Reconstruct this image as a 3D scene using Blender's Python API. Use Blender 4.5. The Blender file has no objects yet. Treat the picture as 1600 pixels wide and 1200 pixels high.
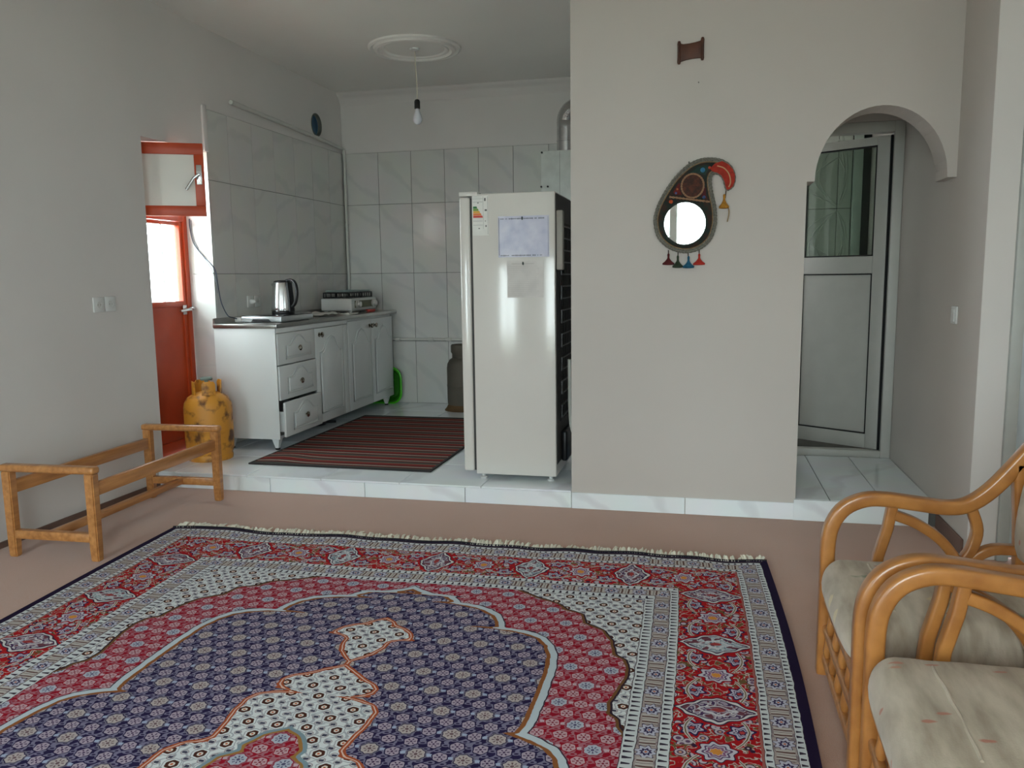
import bpy, bmesh, math, random
from mathutils import Vector, Matrix
random.seed(7)
PI = math.pi
scene = bpy.context.scene
COL = scene.collection

# ------------------------------------------------------------------ camera
CAM = Vector((0.6732, -4.2448, 1.2476))
FW = Vector((-0.2267667, 0.96509109, -0.1310574))
RT = Vector((0.97379161, 0.22708783, -0.01268961))
UP = Vector((-0.01751491, 0.13050018, 0.99129356))
cd = bpy.data.cameras.new('camera'); cam = bpy.data.objects.new('camera', cd); COL.objects.link(cam)
cd.sensor_fit = 'HORIZONTAL'; cd.sensor_width = 36.0; cd.lens = 1270.83 / 1600 * 36; cd.clip_start = 0.02
mw = Matrix.Identity(4)
for i in range(3):
    mw[i][0] = RT[i]; mw[i][1] = UP[i]; mw[i][2] = -FW[i]; mw[i][3] = CAM[i]
cam.matrix_world = mw
scene.camera = cam

# ------------------------------------------------------------------ world (flat overcast sky), exposure
world = bpy.data.worlds.new('World'); scene.world = world; world.use_nodes = True
bg = world.node_tree.nodes['Background']
bg.inputs[0].default_value = (0.885, 0.94, 1.0, 1); bg.inputs[1].default_value = 23.5
scene.view_settings.view_transform = 'Standard'; scene.view_settings.look = 'None'
scene.view_settings.exposure = 0.0; scene.view_settings.gamma = 1.0
scene.view_settings.use_curve_mapping = False
try:
    scene.cycles.max_bounces = 10; scene.cycles.diffuse_bounces = 8; scene.cycles.use_denoising = True
    scene.cycles.transparent_max_bounces = 12; scene.cycles.sample_clamp_indirect = 6.0
except Exception:
    pass

def portal(x, y, z, sx, sz, rot):
    l = bpy.data.lights.new('window_portal', 'AREA'); l.shape = 'RECTANGLE'; l.size = sx; l.size_y = sz
    l.energy = 1.0
    l.cycles.is_portal = True
    o = bpy.data.objects.new('window_portal', l); COL.objects.link(o); o.location = (x, y, z); o.rotation_euler = rot
YR = -5.3     # rear wall of the living room (behind the camera)
WINS = [(-2.40, -1.50, 0.12, 2.15), (-0.05, 1.00, 0.12, 2.30)]      # daylight windows in it: x0, x1, z0, z1
for (x0, x1, z0, z1) in WINS:
    portal((x0 + x1) / 2, YR - 0.02, (z0 + z1) / 2, x1 - x0, z1 - z0, (PI / 2, 0, 0))
WINR = (-4.3, -3.3, 0.12, 2.10)     # window in the right hand wall: y0, y1, z0, z1
portal(3.12, (WINR[0] + WINR[1]) / 2, (WINR[2] + WINR[3]) / 2, WINR[1] - WINR[0], WINR[3] - WINR[2], (PI / 2, 0, PI / 2))
portal(-2.83, 0.37, 1.40, 0.66, 1.40, (PI / 2, 0, -PI / 2))

portal(0.85, 2.16, 1.65, 0.40, 0.90, (-PI / 2, 0, 0))    # unseen opening in the back wall, added to light the bathroom

# ------------------------------------------------------------------ constants of the place
h = 0.095; D = 2.836; XL = -2.553; XR = 1.812; D2 = 1.063; ZC = 2.894

# ------------------------------------------------------------------ colour + material helpers
def lin(c):
    out = []
    for v in c[:3]:
        v = v / 255.0
        out.append(v / 12.92 if v <= 0.04045 else ((v + 0.055) / 1.055) ** 2.4)
    return (out[0], out[1], out[2], 1.0)
MATS = {}
def newmat(name):
    m = bpy.data.materials.new(name); m.use_nodes = True
    nt = m.node_tree; b = nt.nodes['Principled BSDF']
    MATS[name] = m
    return m, nt, b
def N(nt, typ, **kw):
    n = nt.nodes.new(typ)
    for k, v in kw.items(): setattr(n, k, v)
    return n
def pm(name, col, rough=0.5, metal=0.0, var=0.06, scale=12.0, bump=0.0, bscale=None, spec=0.5, coat=0.0,
       stretch=(1, 1, 1), detail=4, col2=None, lo=0.35, hi=0.65, trans=0.0):
    if name in MATS: return MATS[name]
    m, nt, b = newmat(name)
    c = lin(col)
    c2 = lin(col2) if col2 else tuple(max(0, x * (1 - var * 2)) for x in c[:3]) + (1,)
    tc = N(nt, 'ShaderNodeTexCoord'); mp = N(nt, 'ShaderNodeMapping')
    mp.inputs['Scale'].default_value = stretch
    oi = N(nt, 'ShaderNodeObjectInfo'); ad = N(nt, 'ShaderNodeVectorMath', operation='MULTIPLY_ADD')
    cv = N(nt, 'ShaderNodeCombineXYZ')
    for i in range(3): nt.links.new(oi.outputs['Random'], cv.inputs[i])
    ad.inputs[1].default_value = (7.3, 5.1, 9.7)
    nt.links.new(cv.outputs[0], ad.inputs[0]); nt.links.new(tc.outputs['Object'], ad.inputs[2])
    nt.links.new(ad.outputs[0], mp.inputs[0])
    no = N(nt, 'ShaderNodeTexNoise'); no.inputs['Scale'].default_value = scale; no.inputs['Detail'].default_value = detail
    nt.links.new(mp.outputs[0], no.inputs['Vector'])
    rp = N(nt, 'ShaderNodeValToRGB')
    rp.color_ramp.elements[0].position = lo; rp.color_ramp.elements[1].position = hi
    rp.color_ramp.elements[0].color = c2; rp.color_ramp.elements[1].color = c
    nt.links.new(no.outputs[0], rp.inputs[0]); nt.links.new(rp.outputs[0], b.inputs['Base Color'])
    b.inputs['Roughness'].default_value = rough; b.inputs['Metallic'].default_value = metal
    b.inputs['Specular IOR Level'].default_value = spec; b.inputs['Coat Weight'].default_value = coat
    b.inputs['Coat Roughness'].default_value = 0.15
    if trans: b.inputs['Transmission Weight'].default_value = trans
    if bump:
        n2 = N(nt, 'ShaderNodeTexNoise'); n2.inputs['Scale'].default_value = bscale or scale * 4; n2.inputs['Detail'].default_value = 5
        nt.links.new(mp.outputs[0], n2.inputs['Vector'])
        bp = N(nt, 'ShaderNodeBump'); bp.inputs['Strength'].default_value = bump; bp.inputs['Distance'].default_value = 0.004
        nt.links.new(n2.outputs[0], bp.inputs['Height']); nt.links.new(bp.outputs[0], b.inputs['Normal'])
    return m
def glassmat(name, tint=(235, 240, 238), refl=0.08):
    m, nt, b = newmat(name); nt.nodes.remove(b); out = nt.nodes['Material Output']
    tr = N(nt, 'ShaderNodeBsdfTransparent'); tr.inputs[0].default_value = lin(tint)
    gl = N(nt, 'ShaderNodeBsdfGlossy'); gl.inputs['Roughness'].default_value = 0.02
    no = N(nt, 'ShaderNodeTexNoise'); no.inputs['Scale'].default_value = 3
    mr = N(nt, 'ShaderNodeMapRange'); mr.inputs[3].default_value = refl * 0.8; mr.inputs[4].default_value = refl * 1.2
    nt.links.new(no.outputs[0], mr.inputs[0])
    mx = N(nt, 'ShaderNodeMixShader')
    nt.links.new(mr.outputs[0], mx.inputs[0]); nt.links.new(tr.outputs[0], mx.inputs[1]); nt.links.new(gl.outputs[0], mx.inputs[2])
    nt.links.new(mx.outputs[0], out.inputs[0])
    return m
def marble(name, base, vein, rough=0.12, vs=1.6, amt=0.5, ang=0.7):
    m, nt, b = newmat(name)
    tc = N(nt, 'ShaderNodeTexCoord'); oi = N(nt, 'ShaderNodeObjectInfo'); cv = N(nt, 'ShaderNodeCombineXYZ')
    for i in range(3): nt.links.new(oi.outputs['Random'], cv.inputs[i])
    ad = N(nt, 'ShaderNodeVectorMath', operation='MULTIPLY_ADD'); ad.inputs[1].default_value = (13, 17, 11)
    nt.links.new(cv.outputs[0], ad.inputs[0]); nt.links.new(tc.outputs['Object'], ad.inputs[2])
    mp = N(nt, 'ShaderNodeMapping'); mp.inputs['Rotation'].default_value = (ang, ang, ang)
    nt.links.new(ad.outputs[0], mp.inputs[0])
    wv = N(nt, 'ShaderNodeTexWave'); wv.inputs['Scale'].default_value = vs; wv.inputs['Distortion'].default_value = 7
    wv.inputs['Detail'].default_value = 4; wv.inputs['Detail Scale'].default_value = 1.3
    nt.links.new(mp.outputs[0], wv.inputs[0])
    rp = N(nt, 'ShaderNodeValToRGB'); e = rp.color_ramp.elements
    e[0].position = 0.0; e[0].color = lin(vein); e[1].position = 0.16 * amt; e[1].color = lin(base)
    nt.links.new(wv.outputs[1], rp.inputs[0])
    no = N(nt, 'ShaderNodeTexNoise'); no.inputs['Scale'].default_value = 4
    nt.links.new(ad.outputs[0], no.inputs['Vector'])
    mx = N(nt, 'ShaderNodeMix', data_type='RGBA', blend_type='MULTIPLY'); mx.inputs[0].default_value = 0.12
    nt.links.new(rp.outputs[0], mx.inputs[6]); nt.links.new(no.outputs[1], mx.inputs[7])
    nt.links.new(mx.outputs[2], b.inputs['Base Color'])
    b.inputs['Roughness'].default_value = rough
    return m

M_WALL = pm('plaster_white', (212, 209, 206), 0.85, var=0.02, scale=1.5, bump=0.12, bscale=9, spec=0.2)
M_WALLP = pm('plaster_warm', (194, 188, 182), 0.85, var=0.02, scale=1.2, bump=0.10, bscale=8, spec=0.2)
M_CEIL = pm('ceiling_plaster', (230, 229, 225), 0.9, var=0.02, scale=1.0, bump=0.06, bscale=6, spec=0.2)
M_TILE = marble('wall_tile_marble', (206, 206, 202), (198, 199, 196), 0.16, 1.0, 0.8)
M_FTILE = marble('floor_tile_marble', (240, 247, 251), (229, 234, 239), 0.10, 0.9, 0.7)
M_GROUT = pm('tile_grout', (112, 112, 108), 0.9)
M_CARPET = pm('carpet_brown', (178, 139, 120), 0.97, var=0.05, scale=2.2, bump=0.5, bscale=420, spec=0.1, lo=0.3, hi=0.7)
_b = M_CARPET.node_tree.nodes['Principled BSDF']; _b.inputs['Sheen Weight'].default_value = 0.5; _b.inputs['Sheen Roughness'].default_value = 0.3
M_BASEB = pm('baseboard_brown', (112, 88, 78), 0.8, var=0.06, scale=6)
M_ORANGE = pm('door_paint_orange', (186, 66, 22), 0.38, var=0.07, scale=5, bump=0.05, bscale=30)
M_FROST = pm('frosted_pane', (222, 220, 212), 0.35, var=0.02, scale=3)
M_GLASS = glassmat('clear_glass')
M_GLASSD = glassmat('door_glass', (205, 214, 208), 0.06)
M_CHROME = pm('chrome_worn', (205, 205, 205), 0.25, 1.0, var=0.05)
M_STEEL = pm('brushed_steel', (206, 208, 208), 0.22, 1.0, var=0.05, scale=8, stretch=(1, 1, 12))
M_STEELTOP = pm('worktop_steel', (178, 178, 174), 0.3, 1.0, var=0.08, scale=6)
M_CAB = pm('cabinet_white', (212, 216, 215), 0.30, var=0.02, scale=3)
M_APPL = pm('fridge_enamel', (212, 209, 203), 0.12, var=0.015, scale=2, coat=0.3)
M_WHITEP = pm('white_plastic', (210, 212, 210), 0.4, var=0.02)
M_PVC = pm('pvc_white', (196, 197, 191), 0.45, var=0.02)
M_BLACK = pm('black_plastic', (22, 23, 25), 0.4, var=0.1)
M_DARK = pm('dark_void', (14, 14, 14), 0.9, var=0.1)
M_YEL = pm('cylinder_yellow_paint', (206, 142, 48), 0.5, scale=13, col2=(104, 64, 32), lo=0.36, hi=0.50, bump=0.25, bscale=40, detail=8)
M_GREYCYL = pm('cylinder_olive_grey', (92, 87, 76), 0.7, var=0.12, scale=6)
M_RUSTY = pm('cylinder_foot_rust', (100, 76, 46), 0.8, var=0.15, scale=10)
M_GREEN = pm('basin_green', (70, 190, 20), 0.35, var=0.05)
M_BENCH = pm('bench_pine', (200, 142, 84), 0.32, scale=5, col2=(152, 98, 52), stretch=(9, 0.9, 9), lo=0.25, hi=0.75, coat=0.2)
M_RATTAN = pm('rattan_honey', (190, 130, 68), 0.30, scale=5, col2=(148, 92, 42), stretch=(3, 8, 3), lo=0.25, hi=0.8, coat=0.45)
M_CORD = pm('cord_white', (206, 200, 176), 0.6)
M_CABLE = pm('cable_blue', (44, 62, 84), 0.5)

# ------------------------------------------------------------------ mesh helpers
def NB(): return bmesh.new()
def solid(bm, th):
    bmesh.ops.recalc_face_normals(bm, faces=bm.faces[:]); bm.normal_update()
    bmesh.ops.solidify(bm, geom=bm.faces[:], thickness=th)
def box(bm, x0, x1, y0, y1, z0, z1, bev=0.0, seg=2):
    r = bmesh.ops.create_cube(bm, size=1.0)
    vs = r['verts']
    for v in vs:
        v.co = Vector(((x0 + x1) / 2 + v.co.x * (x1 - x0), (y0 + y1) / 2 + v.co.y * (y1 - y0), (z0 + z1) / 2 + v.co.z * (z1 - z0)))
    if bev > 0:
        es = list({e for v in vs for e in v.link_edges})
        bmesh.ops.bevel(bm, geom=es, offset=bev, segments=seg, profile=0.5, affect='EDGES')
    return bm
def prism(bm, pts, plane, d0, d1, bev=0.0, seg=2):
    def P(a, b, d):
        return {'xz': (a, d, b), 'yz': (d, a, b), 'xy': (a, b, d)}[plane]
    v0 = [bm.verts.new(P(a, b, d0)) for a, b in pts]; v1 = [bm.verts.new(P(a, b, d1)) for a, b in pts]
    n = len(pts); f = [bm.faces.new(v0), bm.faces.new(list(reversed(v1)))]
    for i in range(n): f.append(bm.faces.new((v0[i], v1[i], v1[(i + 1) % n], v0[(i + 1) % n])))
    bmesh.ops.recalc_face_normals(bm, faces=f)
    if bev > 0:
        es = list({e for ff in f[:2] for e in ff.edges})
        bmesh.ops.bevel(bm, geom=es, offset=bev, segments=seg, profile=0.5, affect='EDGES')
    return bm
def spline(pts, k=6, closed=False):
    P = [Vector(p) for p in pts]; n = len(P); out = []
    rng = range(n if closed else n - 1)
    for i in rng:
        if closed: a, b, c, d = P[(i - 1) % n], P[i], P[(i + 1) % n], P[(i + 2) % n]
        else: a, b, c, d = P[max(i - 1, 0)], P[i], P[i + 1], P[min(i + 2, n - 1)]
        for j in range(k):
            t = j / k
            out.append(0.5 * ((2 * b) + (c - a) * t + (2 * a - 5 * b + 4 * c - d) * t * t + (3 * b - a - 3 * c + d) * t ** 3))
    if not closed: out.append(P[-1].copy())
    return out
def sweep(bm, pts, sec, closed=False, upv=None, caps=True, scales=None):
    """sweep a 2d section (list of (a,b)) along pts; a -> side axis, b -> 'up' axis"""
    P = [Vector(p) for p in pts]; n = len(P); rings = []
    prev = None
    for i in range(n):
        if closed: t = P[(i + 1) % n] - P[(i - 1) % n]
        else: t = P[min(i + 1, n - 1)] - P[max(i - 1, 0)]
        t.normalize()
        if upv is not None: s = Vector(upv)
        else:
            if prev is None:
                s = Vector((0, 0, 1)) if abs(t.z) < 0.9 else Vector((1, 0, 0))
            else: s = prev
        s = (s - t * s.dot(t)).normalized(); prev = s
        b = t.cross(s)
        k = scales[i] if scales else 1.0
        rings.append([bm.verts.new(P[i] + s * (u * k) + b * (v * k)) for u, v in sec])
    m = len(sec); fs = []
    for i in range(n if closed else n - 1):
        A, B = rings[i], rings[(i + 1) % n]
        for j in range(m): fs.append(bm.faces.new((A[j], A[(j + 1) % m], B[(j + 1) % m], B[j])))
    if caps and not closed:
        fs.append(bm.faces.new(list(reversed(rings[0])))); fs.append(bm.faces.new(rings[-1]))
    bmesh.ops.recalc_face_normals(bm, faces=fs)
    return bm
def circ(r, n=10): return [(r * math.cos(2 * PI * i / n), r * math.sin(2 * PI * i / n)) for i in range(n)]
def rrect(a, b, r, k=3):
    out = []
    for cx, cy, a0 in ((a / 2 - r, b / 2 - r, 0), (-a / 2 + r, b / 2 - r, PI / 2), (-a / 2 + r, -b / 2 + r, PI), (a / 2 - r, -b / 2 + r, 1.5 * PI)):
        for i in range(k + 1):
            t = a0 + PI / 2 * i / k; out.append((cx + r * math.cos(t), cy + r * math.sin(t)))
    return out
def tube(bm, pts, r, n=8, closed=False, scales=None): return sweep(bm, pts, circ(r, n), closed, None, True, scales)
def lathe(bm, prof, n=24, c=(0, 0, 0), axis='z', cap=True):
    def P(r, z, a):
        x, y = r * math.cos(a), r * math.sin(a)
        if axis == 'z': q = (x, y, z)
        elif axis == 'x': q = (z, x, y)
        else: q = (x, z, y)
        return (q[0] + c[0], q[1] + c[1], q[2] + c[2])
    R = [[bm.verts.new(P(max(r, 1e-4), z, 2 * PI * i / n)) for i in range(n)] for r, z in prof]
    fs = []
    for a in range(len(R) - 1):
        for i in range(n): fs.append(bm.faces.new((R[a][i], R[a][(i + 1) % n], R[a + 1][(i + 1) % n], R[a + 1][i])))
    if cap:
        fs.append(bm.faces.new(list(reversed(R[0])))); fs.append(bm.faces.new(R[-1]))
    bmesh.ops.recalc_face_normals(bm, faces=fs)
    return bm
def to_mesh(name, bm, mat, ang=38, flat=False):
    me = bpy.data.meshes.new(name)
    if not flat:
        lim = math.radians(ang)
        for f in bm.faces: f.smooth = True
        for e in bm.edges:
            if len(e.link_faces) == 2:
                try: e.smooth = e.calc_face_angle(0.0) < lim
                except ValueError: e.smooth = True
            else: e.smooth = False
    bm.to_mesh(me); bm.free()
    me.materials.append(mat)
    return me
def obj(name, bm, mat, parent=None, loc=None, off=None, label=None, flat=False, ang=38):
    if off is not None: bmesh.ops.translate(bm, verts=bm.verts, vec=-Vector(off))
    o = bpy.data.objects.new(name, to_mesh(name, bm, mat, ang, flat)); COL.objects.link(o)
    if parent is not None: o.parent = parent
    if loc is not None: o.location = loc
    if label: o['label'] = label
    return o
def tag(o, label, cat=None, group=None, kind=None):
    o['label'] = label
    if cat: o['category'] = cat
    if group: o['group'] = group
    if kind: o['kind'] = kind
    return o
def thing(name, label, cat, loc=(0, 0, 0), rz=0.0, group=None, kind=None):
    o = bpy.data.objects.new(name, None); COL.objects.link(o); o.empty_display_size = 0.05
    o.location = loc; o.rotation_euler = (0, 0, rz)
    return tag(o, label, cat, group, kind)
def struct(name, bm, mat, label, cat, flat=True): return tag(obj(name, bm, mat, flat=flat), label, cat, None, 'structure')
def inst(name, mesh, parent, loc, rot=None, scale=None):
    o = bpy.data.objects.new(name, mesh); COL.objects.link(o); o.parent = parent; o.location = loc
    if rot: o.rotation_euler = rot
    if scale: o.scale = scale
    return o
# ================================================================== SETTING
XRR = 3.1      # right wall of the living room
fl = struct('floor', box(NB(), XL - 0.02, XRR + 0.02, YR - 0.02, 0.02, -0.12, 0.0), M_CARPET, 'brown fitted carpet covering the living room floor', 'carpet')
out = struct('ground', box(NB(), -14, 14, -22, 16, -0.6, -0.5), pm('garden_ground', (160, 160, 146), 0.95, scale=1.2), 'pale green garden ground outside the windows', 'ground')
struct('ceiling', box(NB(), XL - 0.3, XRR + 0.2, YR - 0.2, 3.4, ZC, ZC + 0.15), M_CEIL, 'flat white plaster ceiling over kitchen and living room', 'ceiling')

# ---- left wall with kitchen door opening and round vent hole
OY0, OY1, OZ = 0.05, 0.70, 2.092
VY, VZ, VR = 2.335, 2.545, 0.088
bm = NB()
XW0 = XL - 0.30
prism(bm, [(YR - 0.2, -0.1), (OY0, -0.1), (OY0, OZ), (OY1, OZ), (OY1, -0.1), (OY1 + 0.001, -0.1), (OY1 + 0.001, ZC), (YR - 0.2, ZC)], 'yz', XW0, XL)
prism(bm, [(OY1 + 0.001, -0.1), (VY, -0.1)] + [(VY - VR * math.sin(a), VZ - VR * math.cos(a)) for a in [PI * i / 16 for i in range(17)]] + [(VY, ZC), (OY1 + 0.001, ZC)], 'yz', XW0, XL)
prism(bm, [(VY, -0.1), (D + 0.2, -0.1), (D + 0.2, ZC), (VY, ZC)] + [(VY + VR * math.sin(a), VZ + VR * math.cos(a)) for a in [PI * i / 16 for i in range(17)]], 'yz', XW0, XL)
wall_left = struct('wall_left', bm, M_WALL, 'white plastered wall with kitchen door recess and round vent', 'wall')
# ---- back wall of the kitchen
wall_back = struct('wall_back', box(NB(), XL - 0.3, 0.62, D, D + 0.2, -0.1, ZC), M_WALL, 'kitchen end wall with marble tiles below plaster', 'wall')
# cornice along the back wall
cz = ZC
corn = [(D - 0.085, cz), (D - 0.075, cz - 0.018), (D - 0.05, cz - 0.03), (D - 0.028, cz - 0.05), (D - 0.016, cz - 0.078), (D - 0.006, cz - 0.088), (D - 0.004, cz - 0.10), (D + 0.001, cz - 0.10), (D + 0.001, cz)]
tag(obj('trim_1', prism(NB(), corn, 'yz', XL, 0.45), M_WALL, ang=50), 'moulded plaster cornice above the kitchen end wall', 'cornice', None, 'structure')
# ---- partition with arch
bm = NB()
arch = [(1.148, -0.1), (1.153, 1.684), (1.188, 1.684)]
cxa, rxa, rza = 1.480, 0.292, 0.338
arch += [(cxa - rxa * math.cos(PI * i / 28), 1.684 + rza * math.sin(PI * i / 28)) for i in range(1, 28)]
arch += [(1.772, 1.680), (XR, 1.680)]
prism(bm, [(0.0, -0.1)] + [(0.0, ZC), (XR, ZC)] + list(reversed(arch)), 'xz', 0.0, 0.20)
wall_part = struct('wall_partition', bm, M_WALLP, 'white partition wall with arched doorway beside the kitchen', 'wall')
struct('wall_kitchen_right', box(NB(), 0.45, 0.60, 0.20, D, -0.1, ZC), M_WALL, 'hidden kitchen side wall behind the refrigerator', 'wall')
struct('wall_corridor_left', box(NB(), 0.98, 1.10, 0.20, 1.13, -0.1, ZC), M_WALL, 'plastered wall on the inner side of the corridor', 'wall')
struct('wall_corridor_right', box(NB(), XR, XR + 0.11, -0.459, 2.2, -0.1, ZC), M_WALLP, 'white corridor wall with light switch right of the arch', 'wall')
bm = NB()
prism(bm, [(XR + 0.001, -0.1), (1.926, -0.1), (1.926, 2.12), (2.80, 2.12), (2.80, -0.1), (XRR + 0.2, -0.1), (XRR + 0.2, ZC), (XR + 0.001, ZC)], 'xz', -0.46, -0.26)
struct('wall_entrance', bm, M_WALL, 'bright white wall around the glazed door behind the armchair', 'wall')
bm = NB(); box(bm, XRR, XRR + 0.2, YR - 0.2, WINR[0], -0.1, ZC); box(bm, XRR, XRR + 0.2, WINR[1], -0.26, -0.1, ZC); box(bm, XRR, XRR + 0.2, WINR[0], WINR[1], -0.1, WINR[2]); box(bm, XRR, XRR + 0.2, WINR[0], WINR[1], WINR[3], ZC)
struct('wall_right', bm, M_WALL, 'living room side wall behind the rattan seats', 'wall')
# ---- rear wall with two daylight windows
bm = NB()
xs = [XL - 0.3] + [v for w in WINS for v in w[:2]] + [XRR + 0.2]
for i in range(0, len(xs), 2): box(bm, xs[i], xs[i + 1], YR - 0.2, YR, -0.1, ZC)
for (x0, x1, z0, z1) in WINS:
    box(bm, x0, x1, YR - 0.2, YR, -0.1, z0); box(bm, x0, x1, YR - 0.2, YR, z1, ZC)
struct('wall_rear', bm, M_WALL, 'living room wall holding the two large windows', 'wall')
def window(name, x0, x1, z0, z1, mull, label):
    t = thing(name, label, 'window', ((x0 + x1) / 2, YR - 0.08, z0), kind='structure'); L = t.location
    f = NB(); w = 0.055; y0, y1 = YR - 0.11, YR - 0.05
    box(f, x0, x0 + w, y0, y1, z0, z1); box(f, x1 - w, x1, y0, y1, z0, z1)
    box(f, x0 + w, x1 - w, y0, y1, z0, z0 + w); box(f, x0 + w, x1 - w, y0, y1, z1 - w, z1)
    obj('window_frame', f, M_PVC, t, off=L, flat=True)
    for m in mull: obj('mullion', box(NB(), m - 0.045, m + 0.045, y0, y1, z0 + w, z1 - w), M_PVC, t, off=L, flat=True)
    e = [x0 + w] + [v for m in mull for v in (m - 0.045, m + 0.045)] + [x1 - w]
    for i in range(0, len(e), 2):
        obj('pane', box(NB(), e[i], e[i + 1], YR - 0.083, YR - 0.077, z0 + w, z1 - w), M_GLASS, t, off=L, flat=True)
window('window_2', *WINS[0], [-1.95], 'small white framed window behind the camera')
window('window_3', *WINS[1], [0.33], 'tall white framed window that fills the room with daylight')

t = thing('window_5', 'white framed side window facing the plaster wall', 'window', (XRR + 0.08, (WINR[0] + WINR[1]) / 2, WINR[2]), kind='structure'); L = t.location
f = NB(); w = 0.055; wx0, wx1 = XRR + 0.05, XRR + 0.11
box(f, wx0, wx1, WINR[0], WINR[0] + w, WINR[2], WINR[3]); box(f, wx0, wx1, WINR[1] - w, WINR[1], WINR[2], WINR[3])
box(f, wx0, wx1, WINR[0] + w, WINR[1] - w, WINR[2], WINR[2] + w); box(f, wx0, wx1, WINR[0] + w, WINR[1] - w, WINR[3] - w, WINR[3])
obj('window_frame', f, M_PVC, t, off=L, flat=True)
obj('mullion', box(NB(), wx0, wx1, -3.845, -3.755, WINR[2] + w, WINR[3] - w), M_PVC, t, off=L, flat=True)
for a, b in ((WINR[0] + w, -3.845), (-3.755, WINR[1] - w)): obj('pane', box(NB(), XRR + 0.077, XRR + 0.083, a, b, WINR[2] + w, WINR[3] - w), M_GLASS, t, off=L, flat=True)

# ---- kitchen platform, riser and skirting tiles
def tile_mesh(name, sx, sy, sz, mat):
    return to_mesh(name, box(NB(), -sx / 2, sx / 2, -sy / 2, sy / 2, -sz / 2, sz / 2, 0.0012, 1), mat, flat=True)
TM = {}
def tile(parent, x0, x1, y0, y1, z0, z1, mat, name='tile'):
    g = 0.0012
    dx, dy, dz = x1 - x0, y1 - y0, z1 - z0
    key = (round(dx, 4), round(dy, 4), round(dz, 4), mat.name)
    if key not in TM: TM[key] = tile_mesh(name, dx, dy, dz, mat)
    return inst(name, TM[key], parent, ((x0 + x1) / 2, (y0 + y1) / 2, (z0 + z1) / 2))
G = 0.0018
bm = NB(); box(bm, XL - 0.28, 0.0, 0.008, D, -0.1, h - 0.010); box(bm, 0.0, 0.45, 0.20, D, -0.1, h - 0.010)
fk = struct('floor_kitchen', bm, M_GROUT, 'raised kitchen platform floor of white marble tiles', 'floor')
pit = 0.482
xb = [XL, -2.436, -1.954, -1.472, -0.99, -0.508, -0.001, 0.45]
yb = [-0.006] + [0.476 + pit * i for i in range(5)] + [D - 0.008]
for i in range(len(xb) - 1):
    for j in range(len(yb) - 1):
        y_a = yb[j] if (i < 6 or j > 0) else 0.202
        if yb[j + 1] - yb[j] > 0.03:
            tile(fk, xb[i] + G, xb[i + 1] - G, y_a + G, yb[j + 1] - G, h - 0.010, h, M_FTILE)
tile(fk, XL - 0.17, XL - G, OY0 + 0.004, OY1 - 0.004, h - 0.010, h, M_FTILE)     # door threshold
rb = [XL, -2.40, -1.80, -1.20, -0.60, 0.0]
for i in range(len(rb) - 1): tile(fk, rb[i] + G, rb[i + 1] - G, -0.006, 0.006, 0.0, h - 0.0105, M_FTILE)
for a, b in ((0.0, 0.60), (0.60, 1.147)): tile(wall_part, a + G, b - G, -0.010, 0.0, 0.0, h - 0.008, M_FTILE)
hc = 0.108
fc = struct('floor_corridor', box(NB(), 1.10, XR, 0.002, 2.3, -0.1, hc - 0.010), M_GROUT, 'raised corridor floor of marble tiles inside the arch', 'floor')
cxs = [1.102, 1.315, 1.572, XR - 0.001]
for i in range(3):
    for y0, y1 in ((0.0, 1.06),):
        tile(fc, cxs[i] + G, cxs[i + 1] - G, y0 + G, y1 - G, hc - 0.010, hc, M_FTILE)
tile(fc, 1.140, 1.770, -0.014, 0.0, 0.0, hc - 0.001, M_FTILE)
# ---- wall tiles (about 30 x 60 cm), each a piece
zr = [h, 0.670, 1.2906, 1.9109, 2.3705]
xb = [XL + 0.012, -2.2063] + [-2.2063 + 0.3133 * k for k in range(1, 8)] + [-2.2063 + 0.3133 * 8, 0.45]
T0 = 0.008
for i in range(len(xb) - 1):
    for j in range(4):
        tile(wall_back, xb[i] + G, xb[i + 1] - G, D - T0, D, zr[j] + G, zr[j + 1] - G, M_TILE)
obj('grout_bed', box(NB(), XL, 0.45, D - 0.006, D, h, zr[4]), M_GROUT, wall_back, flat=True)
ybs = [OY1 + 0.010] + [D - 0.3133 * k for k in range(6, 0, -1)] + [D - 0.008]
for i in range(len(ybs) - 1):
    for j in range(4):
        tile(wall_left, XL, XL + T0, ybs[i] + G, ybs[i + 1] - G, zr[j] + G, zr[j + 1] - G, M_TILE)
obj('grout_bed', box(NB(), XL, XL + 0.006, OY1 + 0.010, D, h, zr[4]), M_GROUT, wall_left, flat=True)
for j in range(4):    # tiles on the door reveal
    z1 = min(zr[j + 1], OZ)
    tile(wall_left, XL - 0.17, XL + T0, OY1 - 0.006, OY1 + 0.008, zr[j] + G, z1 - G, M_TILE)
obj('plaster_edge', box(NB(), XL, XL + 0.016, OY1 - 0.035, OY1 + 0.012, OZ + 0.0, zr[4] + 0.02, 0.004), M_WALL, wall_left)
# ---- baseboards
struct('baseboard_left', box(NB(), XL, XL + 0.012, YR, 0.0, 0.0, 0.028), M_BASEB, 'low brown carpet edging along the plastered side wall', 'baseboard')
struct('baseboard_right', box(NB(), XR - 0.012, XR, -0.42, -0.015, 0.0, 0.072, 0.004), M_BASEB, 'brown skirting at the foot of the corridor wall', 'baseboard')

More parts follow.
